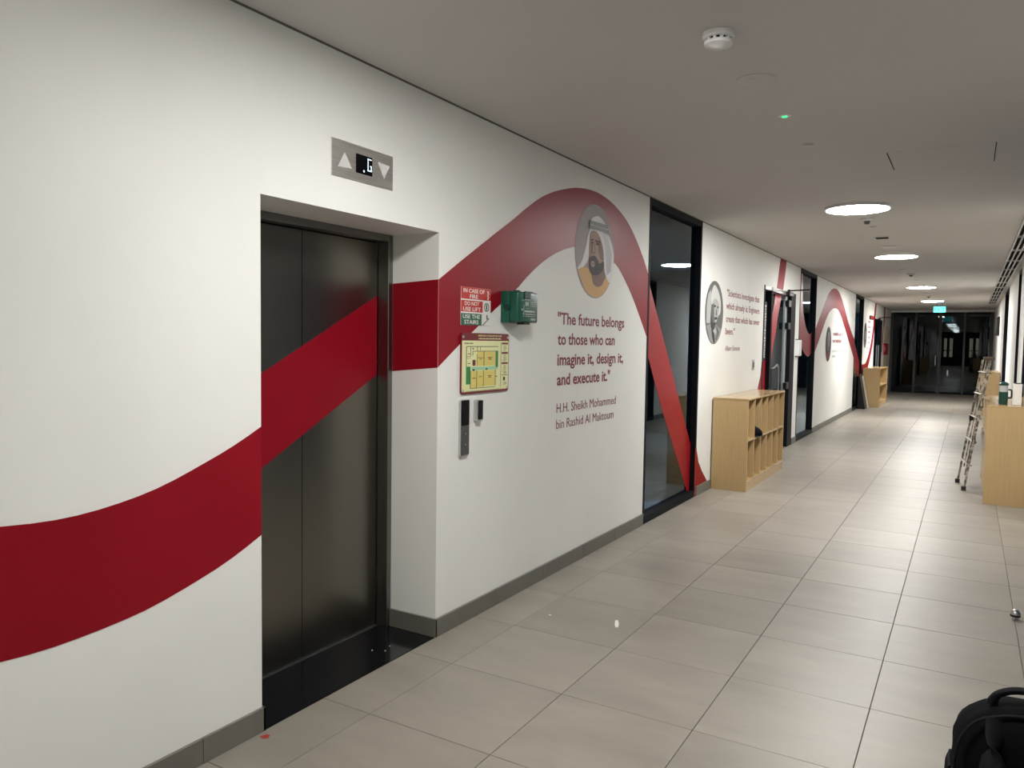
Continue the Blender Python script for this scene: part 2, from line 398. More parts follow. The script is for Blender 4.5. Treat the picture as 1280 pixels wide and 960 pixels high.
# ------------------------------------------------------------------ red ribbon vinyl on the wall
E0, E1 = .0004, .0016
a_top = [(-.9, 2.1), (-.3, 1.62), (.2, 1.30), (.6, 1.13), (.9, 1.05), (1.132, 1.022), (1.29, 1.011), (1.45, 1.021), (1.642, 1.057), (1.861, 1.131), (1.981, 1.179), (2.082, 1.227)]
a_bot = [(-1.2, 1.75), (-.55, 1.22), (0, .90), (.45, .73), (.8, .65), (1.124, .626), (1.275, .619), (1.476, .630), (1.637, .653), (1.858, .710), (1.978, .752), (2.082, .797)]
r = MB().strip(a_top, a_bot, E0, E1).build('wall_ribbon', M['red'])
tag(r, 'deep red ribbon sweeping across the white wall left of the elevator', 'wall graphic')
b_top = [(3.248, 1.889), (3.477, 2.019), (3.801, 2.198), (3.979, 2.294), (4.146, 2.390), (4.324, 2.483), (4.514, 2.555), (4.719, 2.611), (4.869, 2.641), (5.078, 2.662), (5.274, 2.657), (5.491, 2.623), (5.721, 2.550), (5.9, 2.455), (6.105, 2.300), (6.25, 2.155)]
b_bot = [(3.248, 1.434), (3.43, 1.545), (3.584, 1.633), (3.769, 1.742), (3.865, 1.792), (4.062, 1.902), (4.16, 1.968), (4.339, 2.069), (4.529, 2.152), (4.736, 2.213), (4.90, 2.240), (5.182, 2.245), (5.524, 2.185), (5.688, 2.105), (5.876, 1.972), (6.074, 1.796), (6.25, 1.625)]
r = MB().strip(b_top, b_bot, E0, E1, 64).build('wall_ribbon', M['red'])
MB().plate([(-.302, 1.404), (0, 1.432), (0, 1.889), (-.302, 1.874)], LY1-.0012, LY1-.0003, 'y').build('reveal_piece', M['red'], r)
tag(r, 'red ribbon arching over the headdress portrait, between elevator and first glass panel', 'wall graphic')
r = MB().plate([(7.75, .50), (7.83, .345), (7.971, .226), (8.154, .100), (7.75, .100)], E0, E1).build('wall_ribbon', M['red'])
tag(r, 'small red ribbon tip on the wall beside the two-row cubby', 'wall graphic')
r = MB().strip([(11.485, H), (11.395, 2.607), (11.293, DZ)], [(11.90, H), (11.841, 2.644), (11.723, DZ)], E0, E1, 10).build('wall_ribbon', M['red'])
MB().plate([(D1[0], 1.368), (D1[0], .62), (10.0, .72), (10.20, .86), (10.344, .992), (10.48, 1.17), (10.51, 1.30)], E0, E1).build('lower_piece', M['red'], r)
tag(r, 'narrow red ribbon rising to the ceiling over the near glass door', 'wall graphic')
f_top = [(14.57, 1.858), (14.646, 1.905), (15.0, 2.10), (15.393, 2.315), (15.82, 2.535), (16.219, 2.662), (16.634, 2.715), (17.07, 2.708), (17.564, 2.600), (18.15, 2.39), (18.713, 2.15), (19.4, 1.90), (20.0, 1.725)]
f_bot = [(14.57, 1.455), (14.9, 1.62), (15.252, 1.815), (15.814, 2.125), (16.316, 2.277), (16.733, 2.325), (17.175, 2.313), (17.55, 2.22), (17.851, 2.125), (18.804, 1.76), (19.5, 1.48), (20.0, 1.285)]
r = MB().strip(f_top, f_bot, E0, E1, 48).build('wall_ribbon', M['red'])
tag(r, 'faded red ribbon arching over the round dark portrait between two glass panels', 'wall graphic')
h_in = [(W3[1], 1.10), (22.1, 1.09), (22.607, 1.143), (23.184, 1.386), (23.60, 1.674), (23.95, 2.037), (24.10, 2.357), (24.32, H)]
h_out = [(W3[1], .80), (22.1, .79), (22.79, .891), (23.45, 1.18), (24.0, 1.60), (24.32, 2.043), (24.50, 2.415), (24.72, H)]
r = MB().strip(h_in, h_out, E0, E1, 32).build('wall_ribbon', M['red'])
tag(r, 'red ribbon curving up to the ceiling above the open wooden shelf', 'wall graphic')
r = MB().strip([(27.00, H), (26.95, 2.40), (26.80, 1.89), (26.62, 1.39)], [(27.42, H), (27.33, 2.41), (27.15, 1.90), (26.80, 1.39)], E0, E1, 16).build('wall_ribbon', M['red'])
tag(r, 'dark red ribbon beside the far dark doorway, nearest the end glazing', 'wall graphic')

# ------------------------------------------------------------------ windows and glass doors of the left wall
def window(name, ya, yb, xs_=0.0, side=1, z1=H-.004, strips=(), glassm='glass'):
    """full-height fixed glazing in a wall face at x = xs_; side=+1 when the corridor is on +x"""
    w_ = structure(name, (xs_, (ya+yb)/2, 0)); s = side
    def bx(a, b1, c, d1, e, f): 
        lo, hi = sorted((xs_+s*a, xs_+s*b1)); return MB().box(lo, hi, c, d1, e, f, bev=.002)
    fw = .042
    bx(-.10, .003, ya+.001, ya+fw, 0.0, z1).build('frame', M['blackframe'], w_)
    bx(-.10, .003, yb-fw, yb-.001, 0.0, z1).build('frame', M['blackframe'], w_)
    bx(-.10, .002, ya+fw, yb-fw, z1-.055, z1).build('frame', M['blackframe'], w_)
    bx(-.10, .002, ya+fw, yb-fw, 0.0, .065).build('frame', M['blackframe'], w_)
    bx(-.058, -.05, ya+fw, yb-fw, .065, z1-.055).build('glass_pane', M[glassm], w_)
    return w_
w1 = window('window_1', *W1)
w2 = window('window_2', *W2)
w3 = window('window_3', *W3)
gx0, gx1 = -.0498, -.0488
MB().plate([(W1[0]+.043, 2.235), (W1[1]-.043, .545), (W1[1]-.043, .066), (7.625, .066), (6.80, .985), (6.392, 1.496), (W1[0]+.043, 1.625)], gx0, gx1).build('red_ribbon', M['redglass'], w1)
MB().plate([(W1[1]-.041, .52), (W1[1]-.002, .48), (W1[1]-.002, .002), (W1[1]-.041, .002)], .0031, .0038).build('red_ribbon', M['redglass'], w1)
e_out = [(13.073, 2.75), (13.10, 2.376), (13.30, 1.80), (13.719, 1.49), (14.20, 1.375), (14.527, 1.43)]
e_in = [(13.50, 2.75), (13.60, 2.213), (13.731, 2.03), (13.899, 1.893), (14.181, 1.782), (14.35, 1.775), (14.527, 1.80)]
MB().strip(e_out, e_in, gx0, gx1, 36).build('red_ribbon', M['redglass'], w2)
MB().plate([(20.043, 1.71), (20.554, 1.60), (21.617, 1.15), (21.617, .80), (21.30, .80), (20.043, 1.27)], gx0, gx1).build('red_ribbon', M['redglass'], w3)

d1 = structure('door_1', (0, 11.6, 0))
def fr(y0_, y1_, z0_, z1_, m='blackframe', name='frame', x0=-.10, x1=.003): return MB().box(x0, x1, y0_, y1_, z0_, z1_, bev=.002).build(name, M[m], d1)
fr(10.532, 10.60, 0, DZ-.002); fr(10.985, 11.06, 0, DZ-.002); fr(12.36, 12.698, 0, DZ-.002, x0=-.11)
fr(10.60, 12.36, DZ-.055, DZ-.002, 'rail', 'top_rail'); fr(10.60, 10.985, 0, .06)
fr(10.60, 10.985, .062, DZ-.057, 'glass', 'glass_pane', -.058, -.05)
lf = fr(11.07, 12.35, .012, DZ-.06, 'glass', 'door_leaf', -.072, -.062); lf['label'] = 'glass door leaf with red ribbon'
MB().box(-.09, -.045, 12.17, 12.30, .012, DZ-.06, bev=.004).build('stile', M['rail'], lf)
MB().box(-.09, -.045, 11.075, 12.17, .012, .10, bev=.004).build('bottom_rail', M['blackframe'], lf)
MB().strip([(11.52, 2.30), (11.413, 2.10), (11.225, 1.752), (11.225, 1.345)], [(11.917, 2.30), (11.868, 2.19), (11.70, 1.95), (11.62, 1.76)]+[(11.44, 1.497), (11.30, 1.20)], -.0618, -.061, 24).build('red_ribbon', M['redglass'], lf)
MB().plate([(10.602, 1.37), (10.983, 1.36), (10.983, .80), (10.602, .80)], -.0498, -.049).build('red_ribbon', M['redglass'], d1)
sg = MB().box(-.0495, -.0455, 10.78, 10.93, 1.372, 2.16).build('sign_strip', M['grey'], d1); sg['label'] = 'tall dark strip sign with pale vertical lettering'
b_ = MB(); z = 1.40
while z < 2.12:
    h_ = random.choice((.012, .02, .03)); b_.box(-.0455, -.0448, 10.83, 10.89 if random.random() < .6 else 10.87, z, z+h_); z += h_+.012
b_.build('lettering', M['swhite'], sg)
for z in (.95, 1.86, 2.20): MB().box(-.04, .006, 12.16, 12.34, z-.05, z+.05, bev=.004).build('hinge', M['black'], d1)
b_ = MB().tube(crom([(-.06, 11.32, 1.24), (-.01, 11.32, 1.24), (-.01, 11.62, 1.24), (-.01, 11.62, .62), (-.01, 11.32, .62), (-.06, 11.32, .62)], 3), .012, 8); b_.build('pull_handle', M['alu'], lf, True)
cl = thing('door_closer', 'black door closer with long arm jutting out over the near glass door', 'door closer', (0, 12.0, 2.36), None)
MB().box(.004, .06, 11.92, 12.22, 2.30, 2.365, bev=.008).build('body', M['black'], cl)
MB().tube([(.03, 12.0, 2.378), (.33, 11.95, 2.384)], (.014, .010), 8).build('arm', M['black'], cl)
MB().cyl((.03, 12.0, 2.36), (.03, 12.0, 2.395), .02).build('pivot', M['black'], cl)

d2 = structure('door_2', (0, 25.5, 0))
for (a, c) in ((24.352, 24.47), (26.48, 26.598)): MB().box(-.10, .003, a, c, 0, DZ-.002, bev=.002).build('frame', M['blackframe'], d2)
MB().box(-.10, .003, 24.47, 26.48, DZ-.06, DZ-.002, bev=.002).build('frame', M['blackframe'], d2)
lf = MB().box(-.072, -.062, 24.48, 26.47, .012, DZ-.062).build('door_leaf', M['glass'], d2)
MB().box(-.05, -.02, 26.1, 26.13, .8, 1.6, bev=.004).build('handle', M['alu'], lf)
MB().strip([(24.5, 1.9), (24.55, 1.4), (24.6, 1.0)], [(24.8, 2.2), (24.9, 1.5), (24.95, 1.0)], -.0618, -.061, 8).build('red_ribbon', M['redglass'], lf)
cl = thing('door_closer', 'black door closer arm jutting out over the far dark doorway', 'door closer', (0, 25.4, 2.4))
MB().box(.004, .06, 25.2, 25.5, 2.34, 2.40, bev=.008).build('body', M['black'], cl)
MB().tube([(.03, 25.3, 2.415), (.42, 25.2, 2.425)], (.014, .010), 8).build('arm', M['black'], cl)

# rooms behind the left glazing: dim, nothing lit inside
o = MB().box(-3.499, -TH-.001, 12.80, 12.90, 0, H-.001).build('added_dark_partition', M['darkdoor']); tag(o, kind='structure')  # added black sheet so the room reads dark through the near glass door
b_ = MB()
b_.box(-3.6, -3.5, 3.6, 30, 0, H); b_.box(-3.5, -TH, 3.5, 3.6, 0, H); b_.box(-3.5, -TH, 19.0, 19.1, 0, H); b_.box(-3.5, -TH, 29.9, 30, 0, H)
o = b_.build('wall_rooms', M['darkwall']); tag(o, kind='structure')
o = MB().box(-3.6, -TH, 3.5, 30, -.1, -.002).build('floor_rooms', M['carpet']); tag(o, kind='structure')
o = MB().box(-3.6, -TH, 3.5, 30, H, H+.1).build('ceiling_rooms', M['darkwall']); tag(o, kind='structure')
# ------------------------------------------------------------------ right wall
R0, R1, RD, R2, R3 = (1.2, 3.0), (4.6, 7.8), (11.2, 12.9), (13.56, 14.95), (18.5, 20.5)
ops = [R0, R1, RD, R2, R3]; b_ = MB(); y = YB
for a, c in ops:
    b_.box(XR, XR+.15, y, a, 0, H); y = c
b_.box(XR, XR+.15, y, YE+6, 0, H)
b_.box(XR, XR+.15, *RD, DZ, H)
wr = b_.build('wall_right', M['wall']); tag(wr, kind='structure')
for i, (a, c) in enumerate((R0, R1, R2, R3)): window('window_%d' % (4+i), a, c, XR, -1, glassm='darkglass' if i > 1 else 'glass')
d4 = structure('door_4', (XR, 12.05, 0))
for (a, c) in ((RD[0]+.002, RD[0]+.07), (RD[1]-.14, RD[1]-.002)): MB().box(XR-.003, XR+.1, a, c, 0, DZ-.002, bev=.002).build('frame', M['blackframe'], d4)
MB().box(XR-.003, XR+.1, RD[0]+.07, RD[1]-.14, DZ-.06, DZ-.002).build('frame', M['blackframe'], d4)
MB().box(XR+.06, XR+.07, RD[0]+.075, RD[1]-.145, .01, DZ-.065).build('door_leaf', M['glass'], d4)
b_ = MB(); b_.box(XR+3, XR+3.1, 0, 22, 0, H); b_.box(XR+.15, XR+3, -.1, 0, 0, H); b_.box(XR+.15, XR+3, 9.5, 9.6, 0, H); b_.box(XR+.15, XR+3, 22, 22.1, 0, H)
o = b_.build('wall_rooms_right', M['darkwall']); tag(o, kind='structure')
o = MB().box(XR+.15, XR+3.1, -.1, 22.1, -.1, -.002).build('floor_rooms_right', M['carpet']); tag(o, kind='structure')
o = MB().box(XR+.15, XR+3.1, -.1, 22.1, H, H+.1).build('ceiling_rooms_right', M['darkwall']); tag(o, kind='structure')
bb = structure('baseboard_right')
for a, c in ((YB, R0[0]), (R0[1], R1[0]), (R1[1], RD[0]), (RD[1], R2[0]), (R2[1], R3[0]), (R3[1], YE)):
    tag(MB().box(XR-.011, XR+.002, a, c, 0, .098, bev=.001).build('skirting', M['skirt'], bb), kind=None)
# white pilaster between right door and glass
o = MB().box(XR-.03, XR+.01, 12.96, 13.50, .1, H-.001, bev=.004).build('trim_1', M['wall']); tag(o, kind='structure')

# ------------------------------------------------------------------ wall behind the camera
o = MB().box(-.1, XR+.1, YB-.1, YB, 0, H).build('wall_back', M['darkdoor']); tag(o, kind='structure')
w8 = structure('window_8', (1.0, YB, 1.5))  # added glowing panes, there to reflect in the end glazing
for (a, c) in ((-.12, .32), (.37, .72), (.77, 1.15), (2.2, 2.6), (2.65, 3.0)):
    for (z0_, z1_) in ((.75, 1.25), (1.32, 2.3)): MB().box(a+.15, c+.0, YB+.001, YB+.02, z0_, z1_).build('lit_pane', M['lit'], w8)
# ------------------------------------------------------------------ far end: glazed screen with double doors
hd = MB().box(0, XR, YE-.03, YE+.12, 2.735, H).build('trim_2', M['wall']); tag(hd, kind='structure')
d3 = structure('door_3', (1.5, YE, 0))
ZT = 2.733
for (a, c) in ((.002, .085), (.74, .80), (1.455, 1.50), (1.505, 1.55), (2.18, 2.24), (2.93, XR-.002)):
    MB().box(a, c, YE-.02, YE+.05, 0, ZT, bev=.003).build('post', M['postgrey'], d3)
MB().box(.085, 2.93, YE-.018, YE+.048, ZT-.05, ZT, bev=.002).build('top_rail', M['blackframe'], d3)
MB().box(.085, 2.93, YE-.018, YE+.048, .001, .07, bev=.002).build('bottom_rail', M['blackframe'], d3)
for (a, c) in ((.086, .739), (.801, 1.454), (1.551, 2.179), (2.241, 2.929)):
    MB().box(a, c, YE+.01, YE+.018, .071, ZT-.051).build('glass_pane', M['darkglass'], d3)
hn = MB().tube([(1.40, YE-.02, .95), (1.40, YE-.06, .97), (1.40, YE-.06, 1.25), (1.40, YE-.02, 1.27)], .012, 8).build('pull_handle', M['alu'], d3, True)
hn = MB().box(1.75, 1.79, YE-.012, YE+.009, .62, .80).build('sticker', M['swhite'], d3)
# lobby beyond: dark end wall
b_ = MB().box(-.1, XR+.1, YE+6, YE+6.1, 0, H).build('wall_lobby', M['gap']); tag(b_, kind='structure')
bx_ = thing('fire_cabinet', 'red fire hose cabinet low on the left wall next to the end glazing', 'cabinet', (0, 27.95, 1.45))
MB().box(.0017, .03, 27.20, 28.66, 1.29, 1.67, bev=.004).build('body', M['redbox'], bx_)
MB().box(.03, .045, 27.32, 27.36, 1.40, 1.55, bev=.003).build('handle', M['alu'], bx_)
bd = MB().box(.0006, .016, 27.10, 28.75, 1.72, 2.21, bev=.003).build('notice_panel', M['beige']); tag(bd, 'beige notice panel above the red fire cabinet at corridor end', 'panel')
bd2 = MB().box(.0006, .016, 27.10, 28.75, .75, 1.25, bev=.003).build('notice_panel', M['beige']); tag(bd2, 'pale panel below the red fire cabinet, behind the open shelf', 'panel')
ab = thing('fire_alarm', 'small dark red fire alarm unit above the quote near the far doorway', 'alarm', (0, 23.3, 2.37))
MB().box(.0, .05, 22.95, 23.70, 2.30, 2.40, bev=.008).build('housing', M['smaroon'], ab)
MB().box(.05, .055, 23.1, 23.5, 2.33, 2.37).build('lens', M['sred'], ab)
# ------------------------------------------------------------------ round ceiling lights
def lamp(y, label, r=.265):
    dm = 'diffuser_dim' if y < 3 else 'diffuser' if y < 15 else 'diffuser_far'
    o = thing('ceiling_light', label, 'light', (1.47, y, H), 'round ceiling lights along the corridor')
    MB().lathe((1.47, y, H), [(r-.005, -.001), (r+.012, -.001), (r+.012, -.024), (r+.006, -.029), (r-.006, -.029), (r-.008, -.001)], 48).build('rim', M['white'], o, True)
    MB().lathe((1.47, y, H), [(0, -.036), (r-.05, -.034), (r-.008, -.0285), (r-.008, -.004), (0, -.004)], 48).build('diffuser', M[dm], o)
for y, lb in ((-12.5, 'added unseen round ceiling light, the farthest one behind the camera'), (-7.5, 'added unseen round ceiling light, the middle one behind the camera'), (-3.2, 'added unseen round ceiling light, the nearest one behind the camera'), (2.34, 'round ceiling light above the elevator entrance, outside the frame'),  # the three behind the camera are added for reflections in the far doors
              (7.50, 'largest lit round ceiling light, first along the corridor'), (11.68, 'second lit round ceiling light along the corridor'),
              (17.9, 'third lit round ceiling light, before the last one'), (23.4, 'smallest lit round ceiling light, just before the exit sign')): lamp(y, lb)
# ------------------------------------------------------------------ ceiling fittings
cx = 1.468
t = thing('smoke_detector', 'domed white smoke detector, nearest fitting on the ceiling', 'detector', (cx, 3.10, H))
MB().lathe((cx, 3.10, H), [(0, 0), (.062, 0), (.064, -.018), (.056, -.026), (.050, -.026)], 36).build('base', M['white'], t, True)
MB().lathe((cx, 3.10, H), [(.044, -.024), (.044, -.038)], 36).build('chamber', M['black'], t)
b_ = MB()
for k in range(12):
    a = 2*PI*k/12; b_.box(.044, .054, -.006, .006, -.040, -.022)
    for v in list(b_.bm.verts)[-8:]: v.co = Matrix.Rotation(a, 3, 'Z') @ v.co
for v in b_.bm.verts: v.co += Vector((cx, 3.10, H))
b_.build('fins', M['white'], t)
MB().lathe((cx, 3.10, H), [(.056, -.036), (.054, -.048), (.03, -.056), (.022, -.062), (0, -.064)], 36).build('cap', M['white'], t, True)
t = thing('ceiling_speaker', 'flat round white ceiling plate just beyond the smoke detector', 'ceiling fitting', (cx, 3.72, H))
MB().lathe((cx, 3.72, H), [(.086, 0), (.086, -.004), (.080, -.006), (0, -.006)], 40).build('plate', M['ceiling'], t, True)
MB().lathe((cx, 3.72, H-.006), [(.042, 0), (.040, -.003), (0, -.003)], 32).build('centre', M['ceiling'], t, True)
t = thing('emergency_light', 'small flush emergency fitting with a glowing green LED', 'light', (cx, 4.37, H))
MB().lathe((cx, 4.37, H), [(.034, 0), (.034, -.003), (.022, -.005), (0, -.004)], 28).build('bezel', M['white'], t, True)
MB().lathe((cx, 4.37, H-.004), [(.016, 0), (.014, -.005), (0, -.007)], 20).build('led', M['greenled'], t, True)
def sprinkler(y, label, r=.036):
    t = thing('sprinkler', label, 'sprinkler', (cx, y, H), 'flush sprinkler heads')
    MB().lathe((cx, y, H), [(r, 0), (r, -.005), (r-.008, -.006), (r-.01, -.002)], 24).build('rose', M['offwhite'], t, True)
    MB().lathe((cx, y, H), [(r-.012, -.001), (r-.012, -.010), (0, -.011)], 24).build('cap', M['offwhite'], t, True)
def cone(y, label):
    t = thing('smoke_detector', label, 'detector', (cx, y, H), 'small conical detectors')
    MB().lathe((cx, y, H), [(.06, 0), (.06, -.012), (.05, -.02), (.03, -.024)], 28).build('base', M['offwhite'], t, True)
    MB().lathe((cx, y, H), [(.03, -.024), (.022, -.05), (0, -.055)], 24).build('sensor', M['grey'], t, True)
sprinkler(5.06, 'tiny flush sprinkler head past the green LED fitting')
cone(8.25, 'conical smoke detector right behind the largest round light')
sprinkler(8.80, 'flush sprinkler head behind the conical detector, before the dark vent')
t = thing('ceiling_vent', 'small square dark vent between the first and second round lights', 'vent', (cx, 9.74, H))
MB().box(cx-.085, cx+.085, 9.655, 9.825, H-.006, H-.0005, bev=.002).build('frame', M['offwhite'], t)
b_ = MB(); b_.box(cx-.065, cx+.065, 9.675, 9.805, H-.008, H-.006); b_.build('opening', M['gap'], t)
t = thing('ceiling_speaker', 'flat round plate just before the second round light', 'ceiling fitting', (cx, 10.62, H))
MB().lathe((cx, 10.62, H), [(.085, 0), (.085, -.010), (.07, -.016), (0, -.016)], 32).build('plate', M['offwhite'], t, True)
sprinkler(12.48, 'flush sprinkler head just past the second round light')
t = thing('ceiling_speaker', 'flat round plate midway between the second and third lights', 'ceiling fitting', (cx, 13.87, H))
MB().lathe((cx, 13.87, H), [(.11, 0), (.11, -.010), (.09, -.016), (0, -.016)], 32).build('plate', M['offwhite'], t, True)
cone(14.73, 'conical smoke detector just past the midway round plate')
sprinkler(16.18, 'flush sprinkler head just before the third round light')
sprinkler(20.1, 'flush sprinkler head between the third and last round lights', .05)
cone(21.3, 'conical smoke detector before the last round light')
# access panel
t = thing('ceiling_hatch', 'flush square ceiling access panel with thin dark edge gaps', 'hatch', (2.168, 5.78, H))
MB().box(1.876, 2.460, 5.50, 6.05, H-.0015, H-.0002).build('panel', M['ceiling'], t)
for x in (1.871, 2.464): MB().box(x-.0025, x+.0025, 5.50, 6.05, H-.0022, H-.0002).build('edge_gap', M['gap'], t)
# slot diffuser
t = thing('slot_diffuser', 'long linear slot air diffuser along the right edge of the ceiling', 'vent', (2.86, 12, H))
DY0, DY1, DX0, DX1 = .3, 25.3, 2.765, 2.945
MB().box(DX0, DX1, DY0, DY1, H-.003, H-.0005).build('backing', M['gap'], t)
for k in range(4):
    x = DX0+k*(DX1-DX0-.018)/3; MB().box(x, x+.018, DY0, DY1, H-.020, H-.003, bev=.002).build('blade', M['rail'], t)
y = DY0
while y < DY1:
    MB().box(DX0-.004, DX1+.004, y, y+.03, H-.023, H-.003).build('cross_bar', M['offwhite'], t); y += 1.4
# exit sign
t = thing('exit_sign', 'glowing cyan-green exit sign hanging before the end glazing', 'sign', (1.6, 24.9, H))
MB().box(1.45, 1.75, 24.88, 24.92, 2.55, 2.715, bev=.004).build('lit_panel', M['exit'], t)
MB().box(1.50, 1.70, 24.87, 24.93, 2.715, 2.745, bev=.003).build('housing', M['grey'], t)
for x in (1.53, 1.67): MB().cyl((x, 24.9, 2.74), (x, 24.9, H), .005, n=8).build('hanger', M['grey'], t)
text('lettering', 'EXIT', 1.468, 2.578, .105, .264, 24.879, M['exittext'], t, .02, axis='y')

# ------------------------------------------------------------------ portraits printed on the wall
def portrait(label, cy, cz, r, bg, shapes, group=None):
    t = thing('wall_portrait', label, 'portrait', (0, cy, cz))
    x = .0018
    MB().plate(disc(cy, cz, r, r, 64), x, x+.0012).build('background', bg, t); x += .0012
    for nm, m_, pts in shapes:
        P = []
        for (u, v) in pts:
            d_ = math.hypot(u, v)
            if d_ > .985: u, v = u*.985/d_, v*.985/d_
            P.append((cy+u*r, cz+v*r))
        MB().plate(P, x, x+.0006).build(nm, m_, t); x += .0006
    return t
def px(pts): return [((X-240)/172, -(Y-488)/420) for X, Y in pts]
def ell(cx_, cy_, rx, ry, n=20): return [(cx_+rx*math.cos(2*PI*k/n), cy_+ry*math.sin(2*PI*k/n)) for k in range(n)]
_m = mat
def mat(*a, **k):
    k.setdefault('spec', .15); return _m(*a, **k)
P_bg = mat('print_mauve_grey', (.40, .36, .37), .6); P_cloth = mat('print_white_cloth', (.80, .78, .80), .6); P_agal = mat('print_dark_band', (.10, .11, .10), .45)
P_shade = mat('print_cloth_fold', (.45, .44, .47), .45)
P_skin = mat('print_skin', (.42, .29, .24), .6); P_skin2 = mat('print_skin_shadow', (.25, .16, .14), .6); P_beard = mat('print_beard', (.07, .065, .065), .6); P_robe = mat('print_orange_robe', (.66, .42, .20), .6); P_robe2 = mat('print_robe_fold', (.42, .24, .11), .45)
portrait('round colour portrait of a bearded man in white headdress and orange robe', 5.17, 2.235, .338, P_bg, [
    ('robe', P_robe, px(crom([(85, 675), (105, 655), (145, 648), (195, 665), (225, 780), (262, 802), (300, 775), (335, 690), (385, 745), (340, 850), (250, 908), (150, 850)], 4))),
    ('neck', P_skin2, px([(205, 660), (310, 620), (335, 700), (300, 785), (262, 805), (225, 780)])),
    ('headdress', P_cloth, px(crom([(180, 315), (186, 240), (205, 200), (250, 165), (300, 190), (335, 240), (352, 305), (385, 380), (408, 480), (410, 600), (375, 745), (335, 690), (318, 620), (310, 500), (290, 400), (250, 318), (205, 310), (186, 350), (180, 450), (178, 560), (140, 640), (88, 672), (120, 600), (148, 480), (165, 380)], 3))),
    ('fold', P_shade, px([(300, 300), (345, 305), (385, 480), (380, 640), (345, 680), (335, 560), (325, 420)])),
    ('face', P_skin, px(crom([(188, 345), (215, 310), (250, 315), (285, 380), (306, 470), (308, 560), (290, 640), (255, 680), (215, 680), (190, 640), (182, 560), (183, 450), (188, 345)], 3))),
    ('cheek_shadow', P_skin2, px([(262, 350), (290, 400), (308, 490), (306, 560), (280, 545), (262, 470)])),
    ('beard', P_beard, px(crom([(186, 560), (205, 535), (232, 530), (255, 560), (275, 590), (308, 560), (312, 620), (285, 670), (250, 698), (212, 698), (188, 665), (184, 610), (186, 560)], 3))),
    ('mouth', P_skin, px(ell(213, 605, 17, 28))), ('lips', P_skin2, px(ell(213, 603, 12, 8))),
    ('nose', P_skin2, px([(205, 420), (222, 420), (232, 500), (218, 516), (198, 508)])), ('nose_bridge', P_skin, px([(208, 400), (218, 400), (224, 498), (205, 498)])),
    ('eyebrow', P_beard, px([(190, 392), (212, 384), (212, 394), (190, 404)])), ('eyebrow', P_beard, px([(228, 386), (272, 392), (272, 404), (228, 398)])),
    ('eye', P_beard, px(ell(202, 418, 9, 7))), ('eye', P_beard, px(ell(250, 420, 14, 8))),
    ('head_band', P_agal, px([(176, 228), (335, 224), (350, 302), (300, 290), (180, 300)])), ('band_line', P_cloth, px([(178, 262), (342, 260), (342, 263), (178, 266)]))])
def px2(pts): return [((X-197)/101, -(Y-441)/346) for X, Y in pts]
g_ = lambda v, i=[0]: mat('print_grey_%d' % int(v*100), (v, v, v*.97), .6)
G1, G2, G3, G4, G5 = g_(.05), g_(.14), g_(.26), g_(.42), g_(.6)
portrait('round black and white portrait of a wild-haired man in a coat', 8.245, 1.91, .338, G2, [
    ('light_side', G4, px2([(112, 360), (125, 250), (150, 200), (165, 300), (155, 450), (150, 560), (112, 560)])),
    ('coat', G3, px2(crom([(112, 590), (160, 570), (200, 560), (240, 590), (285, 640), (240, 750), (195, 790), (150, 740)], 3))),
    ('neck', G1, px2([(160, 480), (205, 520), (215, 560), (190, 640), (160, 600)])),
    ('hair', G5, px2(crom([(150, 300), (160, 210), (185, 140), (215, 165), (245, 230), (265, 330), (262, 430), (240, 470), (225, 400), (215, 330), (185, 320), (165, 360), (150, 300)], 3))),
    ('face', G4, px2(crom([(172, 330), (190, 290), (225, 300), (245, 360), (240, 460), (222, 530), (205, 548), (185, 520), (172, 450)], 3))),
    ('face_shadow', G2, px2([(168, 350), (186, 340), (192, 480), (200, 530), (178, 560), (165, 500)])),
    ('eye', G1, px2(ell(197, 370, 10, 14))), ('eye', G1, px2(ell(228, 378, 8, 12))), ('nose', G2, px2([(210, 400), (218, 400), (222, 470), (206, 472)])),
    ('moustache', G1, px2([(193, 495), (218, 485), (228, 505), (212, 520), (196, 515)])),
    ('lapel', G1, px2([(165, 600), (190, 650), (205, 770), (195, 770), (175, 690)])), ('lapel', G2, px2([(215, 580), (250, 650), (225, 740), (212, 740), (235, 660)])),
    ('collar', G4, px2([(178, 640), (205, 610), (220, 650), (205, 690)]))])
N1 = mat('print_navy', (.015, .018, .035), .45); N2 = mat('print_mid_brown', (.2, .15, .14), .45); N3 = mat('print_dark_red', (.12, .02, .03), .45)
portrait('round dark portrait with a brown face under the third ribbon arch', 16.08, 1.60, .34, N1, [
    ('shoulders', N3, [(-.6, -.75), (-.35, -.45), (.3, -.45), (.6, -.75), (0, -.98)]),
    ('hair', G3, ell(.05, .22, .42, .50)), ('face', N2, ell(0, .05, .32, .46)), ('eye', N1, ell(-.12, .15, .06, .04, 10)), ('eye', N1, ell(.12, .15, .06, .04, 10)), ('mouth', N3, ell(0, -.2, .12, .04, 10))])
portrait('narrow dark oval portrait beside the far doorway, above the open shelf', 22.17, 1.85, .33, G1, [
    ('shoulders', G2, [(-.6, -.75), (-.35, -.45), (.3, -.45), (.6, -.75), (0, -.98)]), ('face', G3, ell(.05, .1, .35, .5)), ('hair', G1, ell(.05, .5, .35, .2)), ('eye', G1, ell(-.1, .15, .06, .04, 10)), ('eye', G1, ell(.16, .15, .06, .04, 10))])
